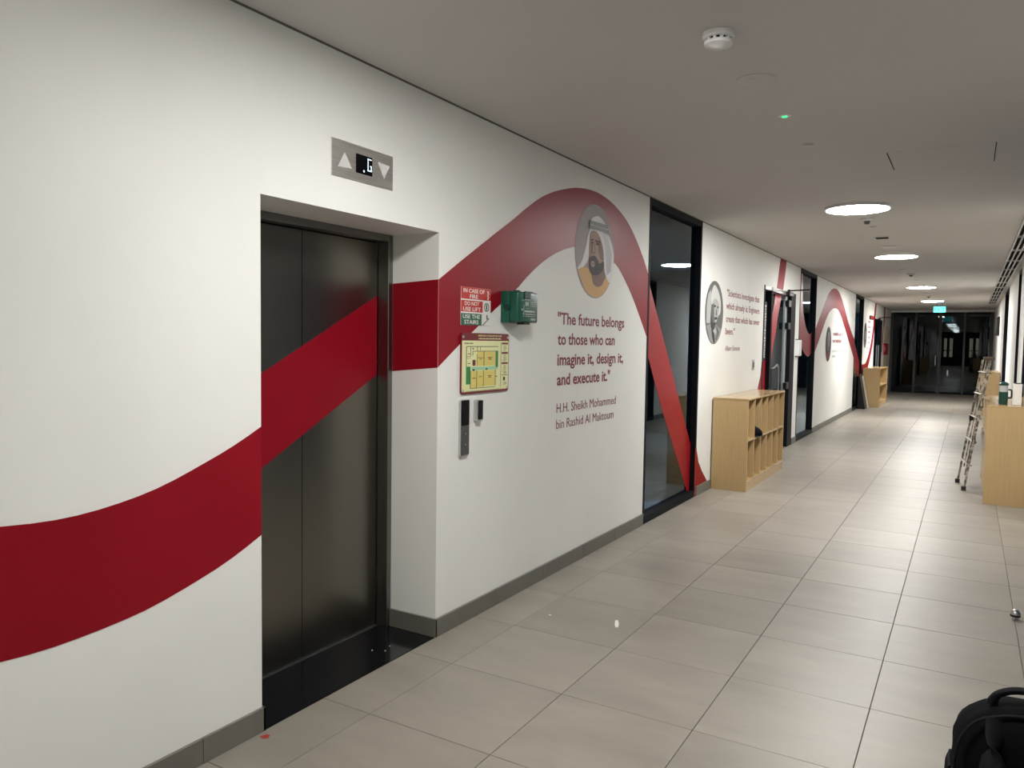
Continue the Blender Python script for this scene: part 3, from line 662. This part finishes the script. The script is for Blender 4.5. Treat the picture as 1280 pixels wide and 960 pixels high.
# ------------------------------------------------------------------ quotes
LX = .0005
q = thing('wall_quote', 'maroon quote lettering under the headdress portrait: The future belongs', 'lettering', (0, 5.17, 1.4))
for s, y, z, wd in (('"The future belongs', 4.595, 1.694, 1.150), ('to those who can', 4.600, 1.556, .962), ('imagine it, design it,', 4.600, 1.417, 1.140), ('and execute it."', 4.600, 1.282, .885)):
    text('text_line', s, y, z, .078, wd, LX, M['maroon'], q, .022)
for s, y, z, wd in (('H.H. Sheikh Mohammed', 4.601, 1.095, 1.010), ('bin Rashid Al Maktoum', 4.599, .986, .972)):
    text('name_line', s, y, z, .064, wd, LX, M['maroon'], q, .0)
q = thing('wall_quote', 'maroon quote lettering beside the black and white portrait: Scientists investigate', 'lettering', (0, 9.5, 1.9))
for s, y, z, wd in (('"Scientists investigate that', 8.728, 2.118, 1.55), ('which already is; Engineers', 8.715, 1.972, 1.585), ('create that which has never', 8.714, 1.826, 1.60), ('been."', 8.710, 1.685, .393)):
    text('text_line', s, y, z, .074, wd, LX, M['maroon'], q, .014)
text('name_line', 'Albert Einstein', 8.72, 1.498, .058, .64, LX, M['maroon'], q, .0)
q = thing('wall_quote', 'faint maroon lettering beside the round portrait under the third ribbon arch', 'lettering', (0, 17.2, 1.6))
def dashes(y, z, wd, h_, parent, m_, seed):
    rr = random.Random(seed); b_ = MB(); yy = y
    while yy < y+wd:
        w_ = rr.uniform(.035, .06); b_.box(LX, LX+.0008, yy, min(yy+w_*.65, y+wd), z, z+h_*rr.choice((.7, .7, 1.0))); yy += w_ if rr.random() > .2 else w_*1.8
    return tag(b_.build('text_line', m_, parent), kind='stuff')
for i, (y, z, wd, h_) in enumerate(((16.63, 1.775, 1.32, .08), (16.63, 1.63, 1.22, .08))): dashes(y, z, wd, h_, q, M['maroon'], i)
for i, (y, z, wd, h_) in enumerate(((16.64, 1.435, 1.42, .055), (16.63, 1.332, .45, .055))): dashes(y, z, wd, h_, q, M['scuff'], 9+i)
q = thing('wall_quote', 'column of short maroon words beside the farthest oval portrait', 'lettering', (0, 23.0, 1.9))
for i, z in enumerate((2.20, 2.06, 1.92, 1.78, 1.64)): dashes(22.75, z, .62, .075, q, M['maroon'], 20+i)
dashes(22.6, 1.50, .4, .05, q, M['maroon'], 30)

# ------------------------------------------------------------------ signs by the lift
t = thing('fire_sign', 'red and green sign reading in case of fire do not use lift', 'sign', (0, 3.6, 1.76))
ya, yb = 3.448, 3.748
MB().box(.0017, .004, ya, yb, 1.660, 1.868, bev=.0006).build('plate', M['swhite'], t)
MB().box(.004, .0046, ya+.0005, yb-.0005, 1.803, 1.8675).build('top_band', M['sred'], t)
MB().box(.004, .0046, ya+.0005, ya+.215, 1.733, 1.795).build('middle_band', M['sred'], t)
MB().box(.004, .0046, ya+.0005, ya+.205, 1.6605, 1.724).build('bottom_band', M['sgreen'], t)
for s, y, z, wd in (('IN CASE OF', .022, 1.838, .21), ('FIRE', .085, 1.808, .08), ('DO NOT', .035, 1.768, .145), ('USE LIFT', .02, 1.738, .175), ('USE THE', .018, 1.697, .17), ('STAIRS', .033, 1.667, .14)):
    text('words', s, ya+y, z, .0215, wd, .0046, M['swhite'], t, .010)
b_ = MB()
for k in range(5): b_.box(.0046, .0050, ya+.262+.004*(k % 2), ya+.276+.003*(k % 2), 1.808+.010*k, 1.815+.010*k)
b_.build('side_script', M['swhite'], t)
b_ = MB(); O = disc(ya+.256, 1.764, .026, .024, 28); I = disc(ya+.256, 1.764, .020, .018, 28)
V = [[b_.bm.verts.new((.0045, *p)) for p in O], [b_.bm.verts.new((.0045, *p)) for p in I]]
for k in range(28): b_.bm.faces.new((V[0][k], V[0][(k+1) % 28], V[1][(k+1) % 28], V[1][k]))
b_.box(.0041, .0045, ya+.250, ya+.262, 1.750, 1.778); b_.build('no_lift_symbol', M['ink'], t)
b_ = MB(); b_.plate([(ya+.215, 1.664), (ya+.285, 1.705), (ya+.288, 1.702), (ya+.222, 1.662)], .0041, .0047); b_.plate(disc(ya+.262, 1.717, .006, .005, 12), .0041, .0047)
b_.plate([(ya+.254, 1.712), (ya+.266, 1.712), (ya+.272, 1.698), (ya+.262, 1.694)], .0041, .0047); b_.build('stairs_symbol', M['ink'], t)
# evacuation plan
t = thing('evacuation_plan', 'yellow evacuation floor plan board with maroon header and border', 'sign', (0, 3.7, 1.45))
ya, yb, za, zb = 3.448, 3.948, 1.280, 1.617
def rr(y0_, y1_, z0_, z1_, r_, n_=5):
    P = []
    for cy_, cz_, a0 in ((y1_-r_, z1_-r_, 0), (y0_+r_, z1_-r_, 90), (y0_+r_, z0_+r_, 180), (y1_-r_, z0_+r_, 270)):
        P += [(cy_+r_*math.cos(math.radians(a0+90*k/n_)), cz_+r_*math.sin(math.radians(a0+90*k/n_))) for k in range(n_+1)]
    return P
MB().plate(rr(ya, yb, za, zb, .018), .0017, .010).build('board', M['smaroon'], t)
MB().plate(rr(ya+.006, yb-.006, za+.012, zb-.042, .008), .010, .0106).build('panel', M['cream'], t)
Yp = lambda X: ya+(X-105)/595*.5
Zp = lambda Y_: zb-(Y_-105)/790*.337
def area(X0, X1, Y0, Y1, m_, nm, d=0): MB().box(.0106+d, .0109+d, Yp(X0), Yp(X1), Zp(Y1), Zp(Y0)).build(nm, M[m_], t)
area(290, 370, 345, 535, 'yellow', 'room'); area(378, 520, 345, 535, 'yellow', 'room'); area(168, 285, 285, 535, 'cream', 'room')
area(215, 283, 600, 820, 'yellow', 'room'); area(290, 365, 600, 815, 'yellow', 'room'); area(373, 520, 600, 805, 'yellow', 'room')
area(522, 555, 340, 560, 'pgreen', 'green_area'); area(160, 212, 540, 770, 'pgreen', 'green_area'); area(225, 550, 545, 592, 'mint', 'corridor_area')
b_ = MB()
for (X0, X1, Y0, Y1) in ((160, 555, 276, 284), (160, 166, 276, 540), (210, 215, 284, 410), (290, 296, 284, 345), (325, 329, 284, 335), (235, 555, 338, 345), (370, 377, 345, 535), (286, 290, 380, 535), (234, 240, 345, 395), (296, 370, 425, 431),
                         (166, 212, 405, 410), (166, 212, 428, 432), (208, 214, 590, 830), (284, 290, 592, 825), (366, 372, 592, 812), (208, 520, 822, 829), (518, 524, 592, 808), (590, 594, 225, 830)):
    b_.box(.0109, .0113, Yp(X0), Yp(X1), Zp(Y1), Zp(Y0))
for (X0, X1, Y0, Y1) in ((425, 475, 422, 434), (432, 468, 445, 456), (425, 470, 668, 678), (432, 465, 686, 696), (310, 350, 674, 682), (235, 275, 690, 700), (320, 345, 442, 450), (232, 250, 300, 315), (180, 205, 370, 380), (180, 205, 495, 505), (395, 420, 570, 592), (235, 262, 575, 598), (528, 545, 680, 692), (625, 650, 700, 750)):
    b_.box(.0109, .0113, Yp(X0), Yp(X1), Zp(Y1), Zp(Y0))
b_.build('plan_lines', M['ink'], t)
area(235, 270, 455, 530, 'smaroon', 'stair_core', .0004)
for (Y0, Y1) in ((225, 250), (355, 382), (497, 522), (670, 678)): area(603, 685, Y0, Y1, 'smaroon', 'legend_header')
b_ = MB(); rs = random.Random(3)
for Y_ in list(range(265, 345, 14))+list(range(395, 490, 13))+list(range(535, 660, 13))+list(range(770, 810, 12)):
    b_.box(.0109, .0112, Yp(610+rs.randint(0, 25)), Yp(650+rs.randint(0, 25)), Zp(Y_+4), Zp(Y_))
b_.box(.0109, .0112, Yp(165), Yp(580), Zp(862), Zp(858)); b_.build('legend_lines', M['ink'], t)
text('title', 'EMERGENCY EVACUATION PLAN', Yp(300), Zp(148), .0095, .25, .0103, M['cream'], t, .01)
b_ = MB()
for k in range(22):
    b_.box(.0103, .0107, Yp(305+k*13.2), Yp(305+k*13.2+9), Zp(182+3*(k % 2)), Zp(172-4*(k % 3)))
b_.build('script_line', M['cream'], t)
text('floor_name', 'GROUND FLOOR', Yp(135), Zp(248), .0075, .088, .0109, M['ink'], t, .01)
for (y, z) in ((ya+.016, zb-.022), (yb-.016, zb-.022), (ya+.018, za+.02), (yb-.018, za+.02)):
    MB().cyl((.0103, y, z), (.0145, y, z), .009, .007, 16).build('screw', M['alu'], t)
# green emergency box
t = thing('emergency_release_box', 'dark green plastic box with white print jutting from the wall', 'box', (0, 3.97, 1.77))
ya, yb, za, zb, dx = 3.866, 4.115, 1.686, 1.866, .118
MB().box(.0, .060, ya-.004, yb+.002, za-.003, zb+.003, bev=.006, seg=2).build('back_box', M['green'], t, True)
MB().box(.055, dx, ya, yb-.01, za, zb, bev=.012, seg=3).build('cover', M['green'], t, True)
MB().cyl((.045, ya-.001, 1.772), (.045, ya-.012, 1.772), .020, .017, 24).build('side_button', M['greenlid'], t, True)
MB().box(dx-.002, dx+.006, 3.935, 4.005, zb-.042, zb+.003, bev=.002).build('top_latch', M['greenlid'], t)
MB().box(.07, dx+.002, 3.935, 4.005, za-.012, za+.002, bev=.002).build('bottom_latch', M['black'], t)
for y in (3.90, 4.05): MB().box(.065, .10, y, y+.022, zb-.002, zb+.007, bev=.002).build('top_clip', M['greenlid'], t)
b_ = MB()
for (y0_, y1_, z0_, z1_) in ((3.918, 3.985, 1.818, 1.822), (3.92, 4.045, 1.747, 1.757), (3.93, 4.05, 1.733, 1.738), (3.93, 4.05, 1.722, 1.725), (3.99, 4.05, 1.805, 1.808), (3.99, 4.05, 1.795, 1.797), (3.99, 4.05, 1.784, 1.786),
                             (3.888, 3.905, 1.812, 1.815), (3.90, 3.915, 1.722, 1.725), (3.885, 3.897, 1.756, 1.766), (3.908, 3.912, 1.735, 1.79), (3.903, 3.915, 1.732, 1.740), (3.935, 3.975, 1.768, 1.770), (3.995, 4.05, 1.70, 1.712)):
    b_.box(dx-.001, dx+.0008, y0_+.022, y1_+.022, z0_, z1_)
b_.build('white_print', M['clear'], t)
text('white_mark', 'EX', 3.954, 1.785, .022, .036, dx, M['swhite'], t, .0)
# call panel and card reader
def panel(nm, label, cat, ya, yb, za, zb, dx, split=None):
    t = thing(nm, label, cat, (0, (ya+yb)/2, za))
    MB().plate(rr(ya, yb, za, zb, .010), .0, dx).build('housing', M['alu'], t)
    if split:
        MB().plate(rr(ya+.004, yb-.002, split, zb-.004, .006), dx, dx+.003).build('black_screen', M['screen'], t)
        MB().plate(rr(ya+.004, yb-.002, za+.006, split-.001, .006), dx, dx+.0028).build('button_plate', M['grey'], t)
        for z in (split-.045, split-.105):
            MB().cyl((dx+.0028, (ya+yb)/2, z), (dx+.005, (ya+yb)/2, z), .017, .016, 24).build('call_button', M['grey'], t, True)
            s_ = 1 if z > split-.06 else -1; c = (ya+yb)/2
            MB().plate([(c-.006, z-.004*s_), (c+.006, z-.004*s_), (c, z+.007*s_)], dx+.005, dx+.0056).build('arrow', M['alu'], t)
    else: MB().plate(rr(ya+.004, yb-.002, za+.01, zb-.003, .006), dx, dx+.003).build('black_face', M['screen'], t)
    return t
panel('call_panel', 'tall elevator call panel, black above and grey buttons below', 'panel', 3.440, 3.520, .942, 1.252, .018, 1.110)
panel('card_reader', 'small black card reader right of the elevator call panel', 'card reader', 3.586, 3.636, 1.124, 1.244, .032)
t = thing('light_switch', 'grey light switch on the wall above the two-row cubby', 'switch', (0, 10.04, 1.31))
MB().box(.0, .010, 9.99, 10.085, 1.25, 1.38, bev=.003).build('plate', M['alu'], t); MB().box(.010, .014, 10.015, 10.06, 1.28, 1.35, bev=.002).build('rocker', M['grey'], t)
t = thing('access_control_unit', 'white box unit on the narrow white pier between glass door and glass panel', 'box', (0, 12.9, 1.53))
MB().box(.0, .055, 12.78, 13.02, 1.40, 1.655, bev=.006).build('housing', M['white'], t); MB().box(.055, .060, 12.79, 12.90, 1.42, 1.63, bev=.002).build('face_plate', M['offwhite'], t)
MB().box(.0, .05, 12.78, 12.86, 1.655, 1.668).build('top_clip', M['grey'], t); MB().box(.0, .05, 12.78, 12.86, 1.385, 1.40).build('bottom_clip', M['grey'], t)
# ------------------------------------------------------------------ cubby shelf
def cubby(name, label, x0, x1, ya, yb, ht, cols, rows_, plinth=.115, th=.018):
    t = thing(name, label, 'shelf', ((x0+x1)/2, (ya+yb)/2, 0))
    for y in (ya, yb-th): MB().box(x0, x1, y, y+th, 0, ht-th, bev=.0008).build('side_panel', M['oak'], t)
    MB().box(x0, x1+.004, ya-.003, yb+.003, ht-th, ht, bev=.0015).build('top', M['oaktop'], t)
    MB().box(x0, x0+.008, ya+th, yb-th, plinth, ht-th).build('back_panel', M['oak'], t)
    MB().box(x0+.02, x1-.001, ya+th, yb-th, plinth-th, plinth).build('bottom', M['oaktop'], t)
    MB().box(x1-.022, x1-.004, ya+th, yb-th, 0, plinth-th).build('plinth', M['oak'], t)
    for k in range(1, rows_):
        z = plinth+(ht-th-plinth)*k/rows_-.0; MB().box(x0+.008, x1-.001, ya+th, yb-th, z-th/2, z+th/2).build('shelf_board', M['oaktop'], t)
    for r_ in range(rows_):
        z0_ = plinth+(ht-th-plinth)*r_/rows_+(th/2 if r_ else 0); z1_ = plinth+(ht-th-plinth)*(r_+1)/rows_-(th/2 if r_ < rows_-1 else 0)
        for k in range(1, cols):
            y = ya+(yb-ya-th)*k/cols; MB().box(x0+.008, x1-.002, y, y+th, z0_, z1_).build('divider', M['oak'], t)
    return t
cubby('cubby_shelf', 'pale oak cubby unit with two rows of six narrow pigeonholes', .014, .392, 8.262, 10.10, .998, 6, 2)
cubby('open_shelf', 'far oak shelf unit with two wide shelves by the far doorway', .03, .44, 21.72, 23.75, 1.0, 1, 2)
# shoe-like black bundle in the cubby
t = thing('black_shoe', 'black shoe lying in the second upper pigeonhole of the cubby', 'shoe', (.3, 8.75, .575))
b_ = MB(); bmesh.ops.create_uvsphere(b_.bm, u_segments=20, v_segments=12, radius=1)
for v in b_.bm.verts:
    x, y, z = v.co; v.co = Vector((.30+.145*x, 8.715+.125*y*(1-.15*x), .565+(.066+.02*(1 if x < 0 else 1-x))*(max(z, -.4)+.4)))
b_.build('upper', M['canvas'], t, True); MB().box(.17, .425, 8.60, 8.83, .5566, .567, bev=.003).build('sole', M['rubber'], t)
# leaning boards by window 3
t = MB().plate([(.02, .0), (.20, .0), (.045, .86), (.02, .86)], 20.9, 21.35, 'y').build('black_case', M['black']); tag(t, 'black case standing against the third glass panel beside the far shelf', 'case')
t = MB().plate([(.16, .0), (.21, .0), (.055, .80), (.010, .80)], 21.40, 21.66, 'y').build('white_board', M['white']); tag(t, 'narrow white board leaning beside the black case', 'board')
# ------------------------------------------------------------------ right side cabinets
def cabinet(label, x0, y0_, y1_, ht=1.0):
    t = thing('low_cabinet', label, 'cabinet', ((x0+XR)/2, (y0_+y1_)/2, 0)); x1 = XR-.014
    MB().box(x0+.004, x1, y0_+.002, y0_+.020, 0, ht-.018, bev=.0008).build('end_panel', M['oak'], t); MB().box(x0+.004, x1, y1_-.02, y1_-.002, 0, ht-.018).build('end_panel', M['oak'], t)
    MB().box(x0, x1, y0_, y1_, ht-.018, ht, bev=.0015).build('top', M['oaktop'], t); MB().box(x1-.01, x1, y0_+.02, y1_-.02, 0, ht-.018).build('back_panel', M['oak'], t)
    n_ = 4
    for k in range(n_):
        a = y0_+.02+(y1_-y0_-.04)*k/n_; c = y0_+.02+(y1_-y0_-.04)*(k+1)/n_
        d = MB().box(x0+.004, x0+.022, a+.002, c-.002, .08, ht-.022, bev=.001).build('door', M['oak'], t)
        MB().box(x0-.012, x0+.004, c-.05, c-.035, .5, .62, bev=.002).build('handle', M['alu'], d)
    MB().box(x0+.03, x0+.045, y0_+.02, y1_-.02, 0, .079).build('plinth', M['oak'], t)
    return t
cabinet('near oak cabinet at the right edge with tumbler and cartons on top', 2.55, 9.07, 10.95)
cabinet('far oak cabinet against the right wall behind the ladder', 2.62, 21.0, 23.2)
t = thing('green_tumbler', 'clear tumbler with dark green base and lid on the near cabinet', 'tumbler', (2.695, 9.34, 1.0))
MB().lathe((2.695, 9.34, 1.0), [(0, 0), (.038, 0), (.041, .01), (.041, .13), (.0, .13)], 28).build('base_sleeve', M['greenlid'], t, True)
MB().lathe((2.695, 9.34, 1.0), [(.038, .13), (.038, .20), (0, .20)], 28).build('cup', M['clear'], t, True)
MB().lathe((2.695, 9.34, 1.0), [(.043, .196), (.043, .214), (.03, .226), (.012, .232), (0, .232)], 28).build('lid', M['greenlid'], t, True)
MB().tube(crom([(2.734, 9.34, .0+1.15), (2.76, 9.34, 1.15), (2.765, 9.34, 1.11), (2.76, 9.34, 1.07), (2.734, 9.34, 1.07)], 4), .008, 8).build('handle', M['black'], t, True)
t = thing('white_carton', 'tall white carton standing right of the green tumbler', 'carton', (2.81, 9.36, 1.0))
MB().box(2.775, 2.852, 9.32, 9.40, 1.0, 1.215, bev=.003).build('carton_body', M['swhite'], t); MB().box(2.785, 2.842, 9.33, 9.39, 1.215, 1.224, bev=.003).build('cap', M['black'], t)
t = thing('grey_bin', 'pale grey container at the right edge beside the white carton', 'container', (2.93, 9.42, 1.0))
MB().lathe((2.925, 9.42, 1.0), [(0, 0), (.05, 0), (.056, .2), (.05, .2), (.045, .01), (0, .01)], 24).build('bin_body', M['offwhite'], t, True); MB().lathe((2.925, 9.42, 1.2), [(.052, 0), (.058, 0), (.058, .008), (.05, .008)], 24).build('rim', M['white'], t, True)
t = thing('wall_fixture', 'black wall fixture high on the right wall near the end glazing', 'wall fixture', (XR, 24.0, 2.1))
MB().box(XR-.06, XR, 23.6, 24.4, 1.9, 2.38, bev=.008).build('housing', M['black'], t); MB().box(XR-.066, XR-.06, 23.75, 24.25, 2.0, 2.28).build('face', M['grey'], t)
# ------------------------------------------------------------------ ladder
t = thing('step_ladder', 'folded paint-splattered aluminium ladder leaning on the near cabinet', 'ladder', (2.4, 10.05, 0))
def lx(z, base, k=.136): return base+k*z
def stile(xb, y, z0_, z1_, nm='rail', w_=.022, dpt=.034, yt=None):
    yt = y if yt is None else yt
    b_ = MB(); r_ = []
    for (z, yy) in ((z0_, y), (z1_, yt)):
        x = lx(z, xb); r_.append([b_.bm.verts.new((x+a*w_, yy+c*dpt, z)) for a, c in ((-.5, -.5), (.5, -.5), (.5, .5), (-.5, .5))])
    b_.bm.faces.new(r_[0]); b_.bm.faces.new(r_[1][::-1])
    for k in range(4): b_.bm.faces.new((r_[0][k], r_[1][k], r_[1][(k+1) % 4], r_[0][(k+1) % 4]))
    return b_.build(nm, M['ladder'], t)
stile(2.318, 10.34, .03, 1.44, yt=10.28); stile(2.384, 9.81, .03, 1.44, yt=9.88)
stile(2.350, 10.30, .20, 1.44, 'rear_leg', .014, .022, 10.24); stile(2.368, 9.90, .16, 1.44, 'rear_leg', .014, .022, 9.95)
for z in (.28, .54, .80, 1.06, 1.30):
    f_ = z/1.44; xa, xb_ = lx(z, 2.318), lx(z, 2.384); yA, yB = 10.34-.06*f_, 9.81+.07*f_
    b_ = MB().tube([(xa+.005, yA, z), (xb_+.005, yB, z)], (.030, .010), 8); b_.build('step', M['ladder'], t)
for (x, y) in ((2.318, 10.34), (2.384, 9.81)): MB().box(x-.024, x+.024, y-.024, y+.024, 0, .045, bev=.004).build('rubber_foot', M['rubber'], t)
for z, y in ((.55, 9.84), (.95, 9.86)): MB().box(lx(z, 2.384)-.018, lx(z, 2.384)+.018, y-.02, y+.02, z-.03, z+.03, bev=.004).build('bracket', M['black'], t)
MB().box(lx(.78, 2.318)-.018, lx(.78, 2.318)+.024, 10.28, 10.33, .74, .80, bev=.004).build('bracket', M['black'], t)
topm = mat('brown_ladder_cap', (.09, .065, .045), .6)
MB().box(2.515, 2.62, 9.86, 10.32, 1.44, 1.475, bev=.01, seg=2).build('top_cap', topm, t)
# ------------------------------------------------------------------ backpack
t = thing('backpack', 'black backpack standing on the floor at the lower right corner', 'backpack', (2.60, 2.86, 0))
def blob(name, cx_, cy_, hw, hd, z0_, z1_, m_, arch=.45, pw=3.2, taper=.08, n=28, rings=22, parent=t, lump=.006):
    b_ = MB(); R_ = []
    for i in range(rings+1):
        v = i/rings; z = z0_+(z1_-z0_)*v
        k = 1-(max(0, (v-(1-arch))/arch))**2.6; k = max(k, 0)**.5*(1-taper*v) if v > 1-arch else 1-taper*v
        k = max(k, .02); kb = 1-.25*max(0, (.08-v)/.08)**2
        ring = []
        for j in range(n):
            a = 2*PI*j/n; c, s_ = math.cos(a), math.sin(a)
            x = math.copysign(abs(c)**(2/pw), c)*hw*k*kb; y = math.copysign(abs(s_)**(2/pw), s_)*hd*(k**.5)*kb
            w_ = 1+lump*math.sin(9*a+7*v)*3+lump*math.sin(23*v+3*a)*2
            ring.append(b_.bm.verts.new((cx_+x*w_, cy_+y*w_, z)))
        R_.append(ring)
    for p, q_ in zip(R_, R_[1:]):
        for j in range(n): b_.bm.faces.new((p[j], p[(j+1) % n], q_[(j+1) % n], q_[j]))
    b_.bm.faces.new(R_[0][::-1]); b_.bm.faces.new(R_[-1])
    return b_.build(name, m_, parent, True)
bx0, by0 = 2.605, 2.86
blob('body', bx0, by0, .225, .115, 0.0, .468, M['canvas'], arch=.38, pw=3.4, taper=.03)
blob('front_pocket', bx0+.03, by0-.10, .165, .045, .02, .30, M['canvas'], arch=.3)
blob('side_pocket', bx0-.215, by0, .028, .085, .02, .235, M['canvas'], arch=.15)
MB().tube(crom([(bx0-.226, by0-.06, .228), (bx0-.230, by0, .230), (bx0-.226, by0+.06, .228)], 5), .006, 8).build('pocket_hem', M['webbing'], t, True)
MB().tube(crom([(2.484, by0-.02, .448), (2.500, by0-.02, .482), (2.545, by0-.02, .506), (2.60, by0-.02, .508), (2.66, by0-.02, .485), (2.69, by0-.02, .448)], 6), (.017, .012), 10).build('carry_handle', M['webbing'], t, True)
for s_ in (-1, 1):
    MB().tube(crom([(bx0+s_*.075-.03, by0-.085, .430), (bx0+s_*.08-.03, by0-.128, .34), (bx0+s_*.095-.03, by0-.150, .20), (bx0+s_*.11-.03, by0-.135, .05)], 6), (.034, .010), 12).build('shoulder_strap', M['webbing'], t, True)
P = [(bx0-.215, by0-.104, .10), (bx0-.213, by0-.104, .30), (bx0-.17, by0-.100, .405), (bx0-.09, by0-.09, .445), (bx0, by0-.085, .455), (bx0+.09, by0-.09, .445), (bx0+.17, by0-.10, .405), (bx0+.213, by0-.104, .30), (bx0+.215, by0-.104, .10)]
MB().tube(crom(P, 6), .005, 6).build('zip', M['webbing'], t, True)
# ------------------------------------------------------------------ small things on the floor
t = thing('door_stop', 'small domed metal door stop on the floor at right', 'door stop', (2.672, 5.30, 0))
MB().lathe((2.672, 5.30, 0), [(0, .058), (.012, .056), (.021, .047), (.025, .036), (.024, .028)], 24).build('dome', M['alu'], t, True)
MB().lathe((2.672, 5.30, 0), [(.024, .028), (.026, .026), (.026, .016), (.018, .015)], 24).build('rubber_ring', M['rubber'], t, True)
MB().lathe((2.672, 5.30, 0), [(.018, .016), (.017, .0), (0, 0)], 24).build('stem', M['alu'], t, True)
o = MB().plate([(.715, 3.99), (.728, 4.00), (.752, 3.955), (.768, 3.905), (.757, 3.895), (.735, 3.935)], .0005, .004, 'z').build('paint_flake', M['flake']); tag(o, 'white paint flake lying on the floor in front of the quote', 'debris')
o = MB().plate(disc(.36, 3.87, .009, .006, 8), .0005, .002, 'z').build('paint_flake', M['flake']); tag(o, 'tiny white speck on the floor near the skirting', 'debris')
o = MB().plate([(.030, 2.045), (.050, 2.040), (.066, 2.055), (.055, 2.075), (.038, 2.072)], .0004, .0012, 'z').build('paint_spot', M['redspot']); tag(o, 'small red paint spot on the floor beside the elevator corner', 'debris')
for (x, y) in ((-.12, 3.02), (-.16, 2.93), (-.10, 2.96)):
    o = MB().plate(disc(x, y, .0035, .003, 7), .0004, .003, 'z').build('plaster_crumb', M['flake']); tag(o, 'tiny white crumbs on the black threshold', 'debris', 'crumbs on the black threshold')
